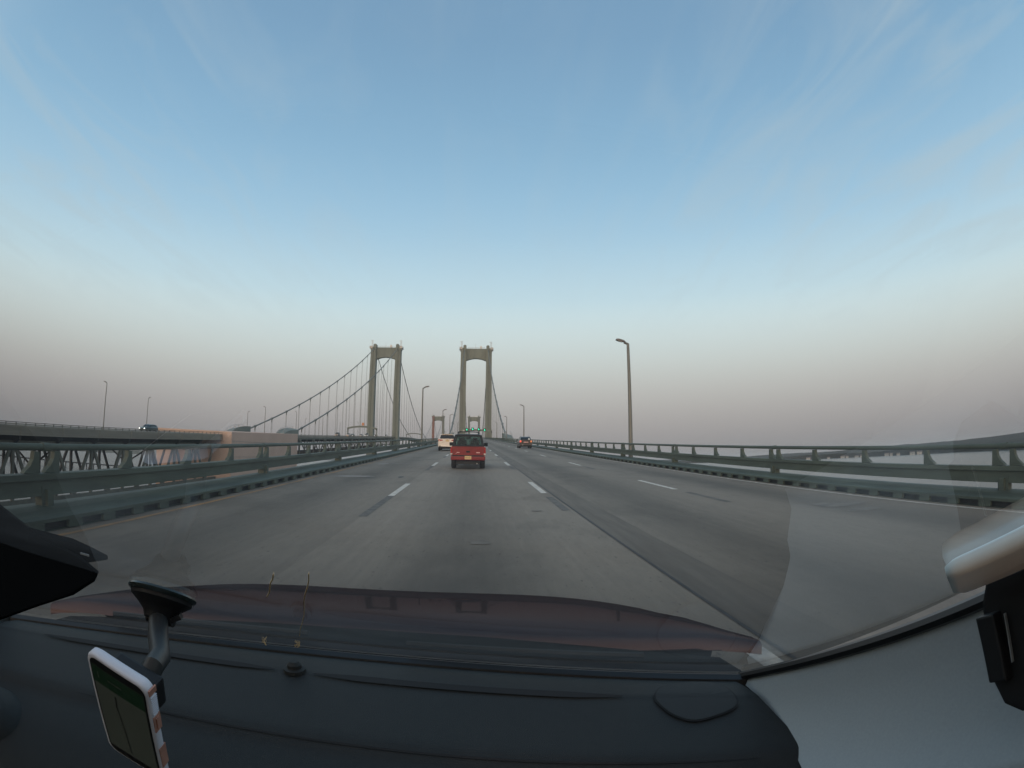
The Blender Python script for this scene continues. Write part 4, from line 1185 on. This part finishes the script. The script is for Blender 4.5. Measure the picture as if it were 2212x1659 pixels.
for a0, a1_, b0, b1 in ((.012, .0135, .018, .026), (.024, .040, .021, .0235),):
    q = MB(); q.add([ph_pt(a, b, .0019) for a, b in ((a0, b0), (a1_, b0), (a1_, b1), (a0, b1))], [(0, 1, 2, 3)]); ctp(q, 'header_mark', 'screen_ink', t, base, parent=scn)
q = MB(); rt = [(.030, .04), (.029, .055), (.031, .07), (.033, .09), (.034, LEN - .02)]
q.loft([[ph_pt(a - .0007, b, .0017), ph_pt(a + .0007, b, .0017)] for a, b in rt], close=False, cap=False); ctp(q, 'route_line', 'black_plastic', t, base, parent=scn)
# pink side band with the button
for b0, b1, nm, m, ex in ((.004, .011, 'corner_band', 'phone_pink', .0004), (.040, .062, 'side_band', 'phone_pink', .0005), (.043, .058, 'side_button', 'phone_pink', .0018), (.088, .12, 'side_band', 'phone_pink', .0005)):
    hh = TH if ex < .001 else TH * .45
    q = MB(); q.box(ph_pt(pw_ + ex / 2 - .0005, (b0 + b1) / 2, -TH / 2), (ex + .001, b1 - b0, hh * .86), M3); ctp(q, nm, m, t, base)
for k in range(12):
    b0 = .014 + .0028 * k
    if .038 < b0 < .064: continue
    q = MB(); q.box(ph_pt(pw_ + .0004, b0, -TH / 2), (.0012, .0008, TH * .7), M3); ctp(q, 'grip_ridge', 'phone_white', t, base)
# toll transponder on the glass by the right pillar
c0 = glass_pt(.352, (yb_(.352) - .205) / .866)
def gframe(x, y, drop): 
    g = glass_pt(x, (yb_(x) - y) / .866); return g + gn * drop
base = c0
t = cabin_thing('toll_transponder', 'white rounded plastic box stuck on the windscreen beside the grey pillar', 'transponder', base)
q = MB(); g4 = [glass_hit(d) for d in ((.785, .574, -.232), (.792, .542, -.283))]
PP = [(p.x, p.y) for p in g4]
PP[1] = (PP[0][0] + (PP[1][0] - PP[0][0]) * .66, PP[0][1] + (PP[1][1] - PP[0][1]) * .66)
dV = Vector((.045, -.150))
PP = PP + [(PP[1][0] + dV.x, PP[1][1] + dV.y), (PP[0][0] + dV.x, PP[0][1] + dV.y)]
rg = []
for dr, ins in ((.002, .06), (.004, 0), (.011, 0), (.014, .08)):
    cx, cy = sum(p[0] for p in PP) / 4, sum(p[1] for p in PP) / 4
    ring = []
    for i in range(4):
        p, a_, b_ = Vector(PP[i]), Vector(PP[i - 1]), Vector(PP[(i + 1) % 4])
        for k in range(5):
            u = k / 4
            e0, e1 = p + (a_ - p).normalized() * .010, p + (b_ - p).normalized() * .010
            pt = e0 * (1 - u) ** 2 + p * 2 * u * (1 - u) + e1 * u * u
            pt = pt + (Vector((cx, cy)) - pt) * ins
            ring.append(gframe(pt.x, pt.y, dr))
    rg.append(ring)
q.loft(rg); ctp(q, 'case', 'box_white', t, base, 'all')
q = MB(); q.loft([[gframe(PP[0][0] + (PP[1][0] - PP[0][0]) * u + .012, PP[0][1] + (PP[1][1] - PP[0][1]) * u - .02, d) for u in (.25, .75)] for d in (.0005, .004)], close=False, cap=False); ctp(q, 'adhesive_strip', 'black_plastic', t, base)
# black clip on the pillar
base = Vector((.375, .20, -.165))
t = cabin_thing('clip_bracket', 'black stepped plastic clip hanging on the grey pillar trim', 'clip', base)
def ray_pt(d, x): d = Vector(d); return d * (x / d.x)
def plate(pts, x, th, name, m, bev):
    q = MB(); q.prism([ray_pt(d, x) for d in pts], (th, 0, 0)); return ctp(q, name, m, t, base, False, bev)
plate([(.826, .493, -.262), (.816, .487, -.300), (.805, .445, -.400), (.808, .385, -.452), (.825, .350, -.462), (.88, .30, -.44), (.93, .30, -.22), (.87, .44, -.24)], .372, .02, 'bracket_body', 'black_plastic', .003)
plate([(.808, .492, -.325), (.800, .425, -.424), (.822, .400, -.420), (.832, .468, -.318)], .360, .03, 'side_block', 'black_plastic', .002)
plate([(.846, .452, -.318), (.842, .410, -.395), (.844, .409, -.395), (.848, .451, -.318)], .366, .003, 'silver_edge', 'galv', 0)

# ---------------------------------------------------------------- haze over the river
q = MB().box((0, 15900, 118), (59000, 47000, 240))
hz = q.build('haze', 'frit')
m = bpy.data.materials.new('haze'); m.use_nodes = True
n = m.node_tree.nodes; n.remove(n['Principled BSDF'])
pv_ = n.new('ShaderNodeVolumePrincipled'); pv_.inputs['Color'].default_value = (.86, .90, .95, 1); pv_.inputs['Density'].default_value = 4.5e-5
pv_.inputs['Anisotropy'].default_value = 0
m.node_tree.links.new(pv_.outputs[0], n['Material Output'].inputs['Volume'])
hz.data.materials[0] = m
tag(hz, 'thin evening haze over the river', 'haze', kind='stuff')
# templates that were only used for their mesh data
for o in (sp_src, lp_src, cb_src, cap_src):
    bpy.data.objects.remove(o)
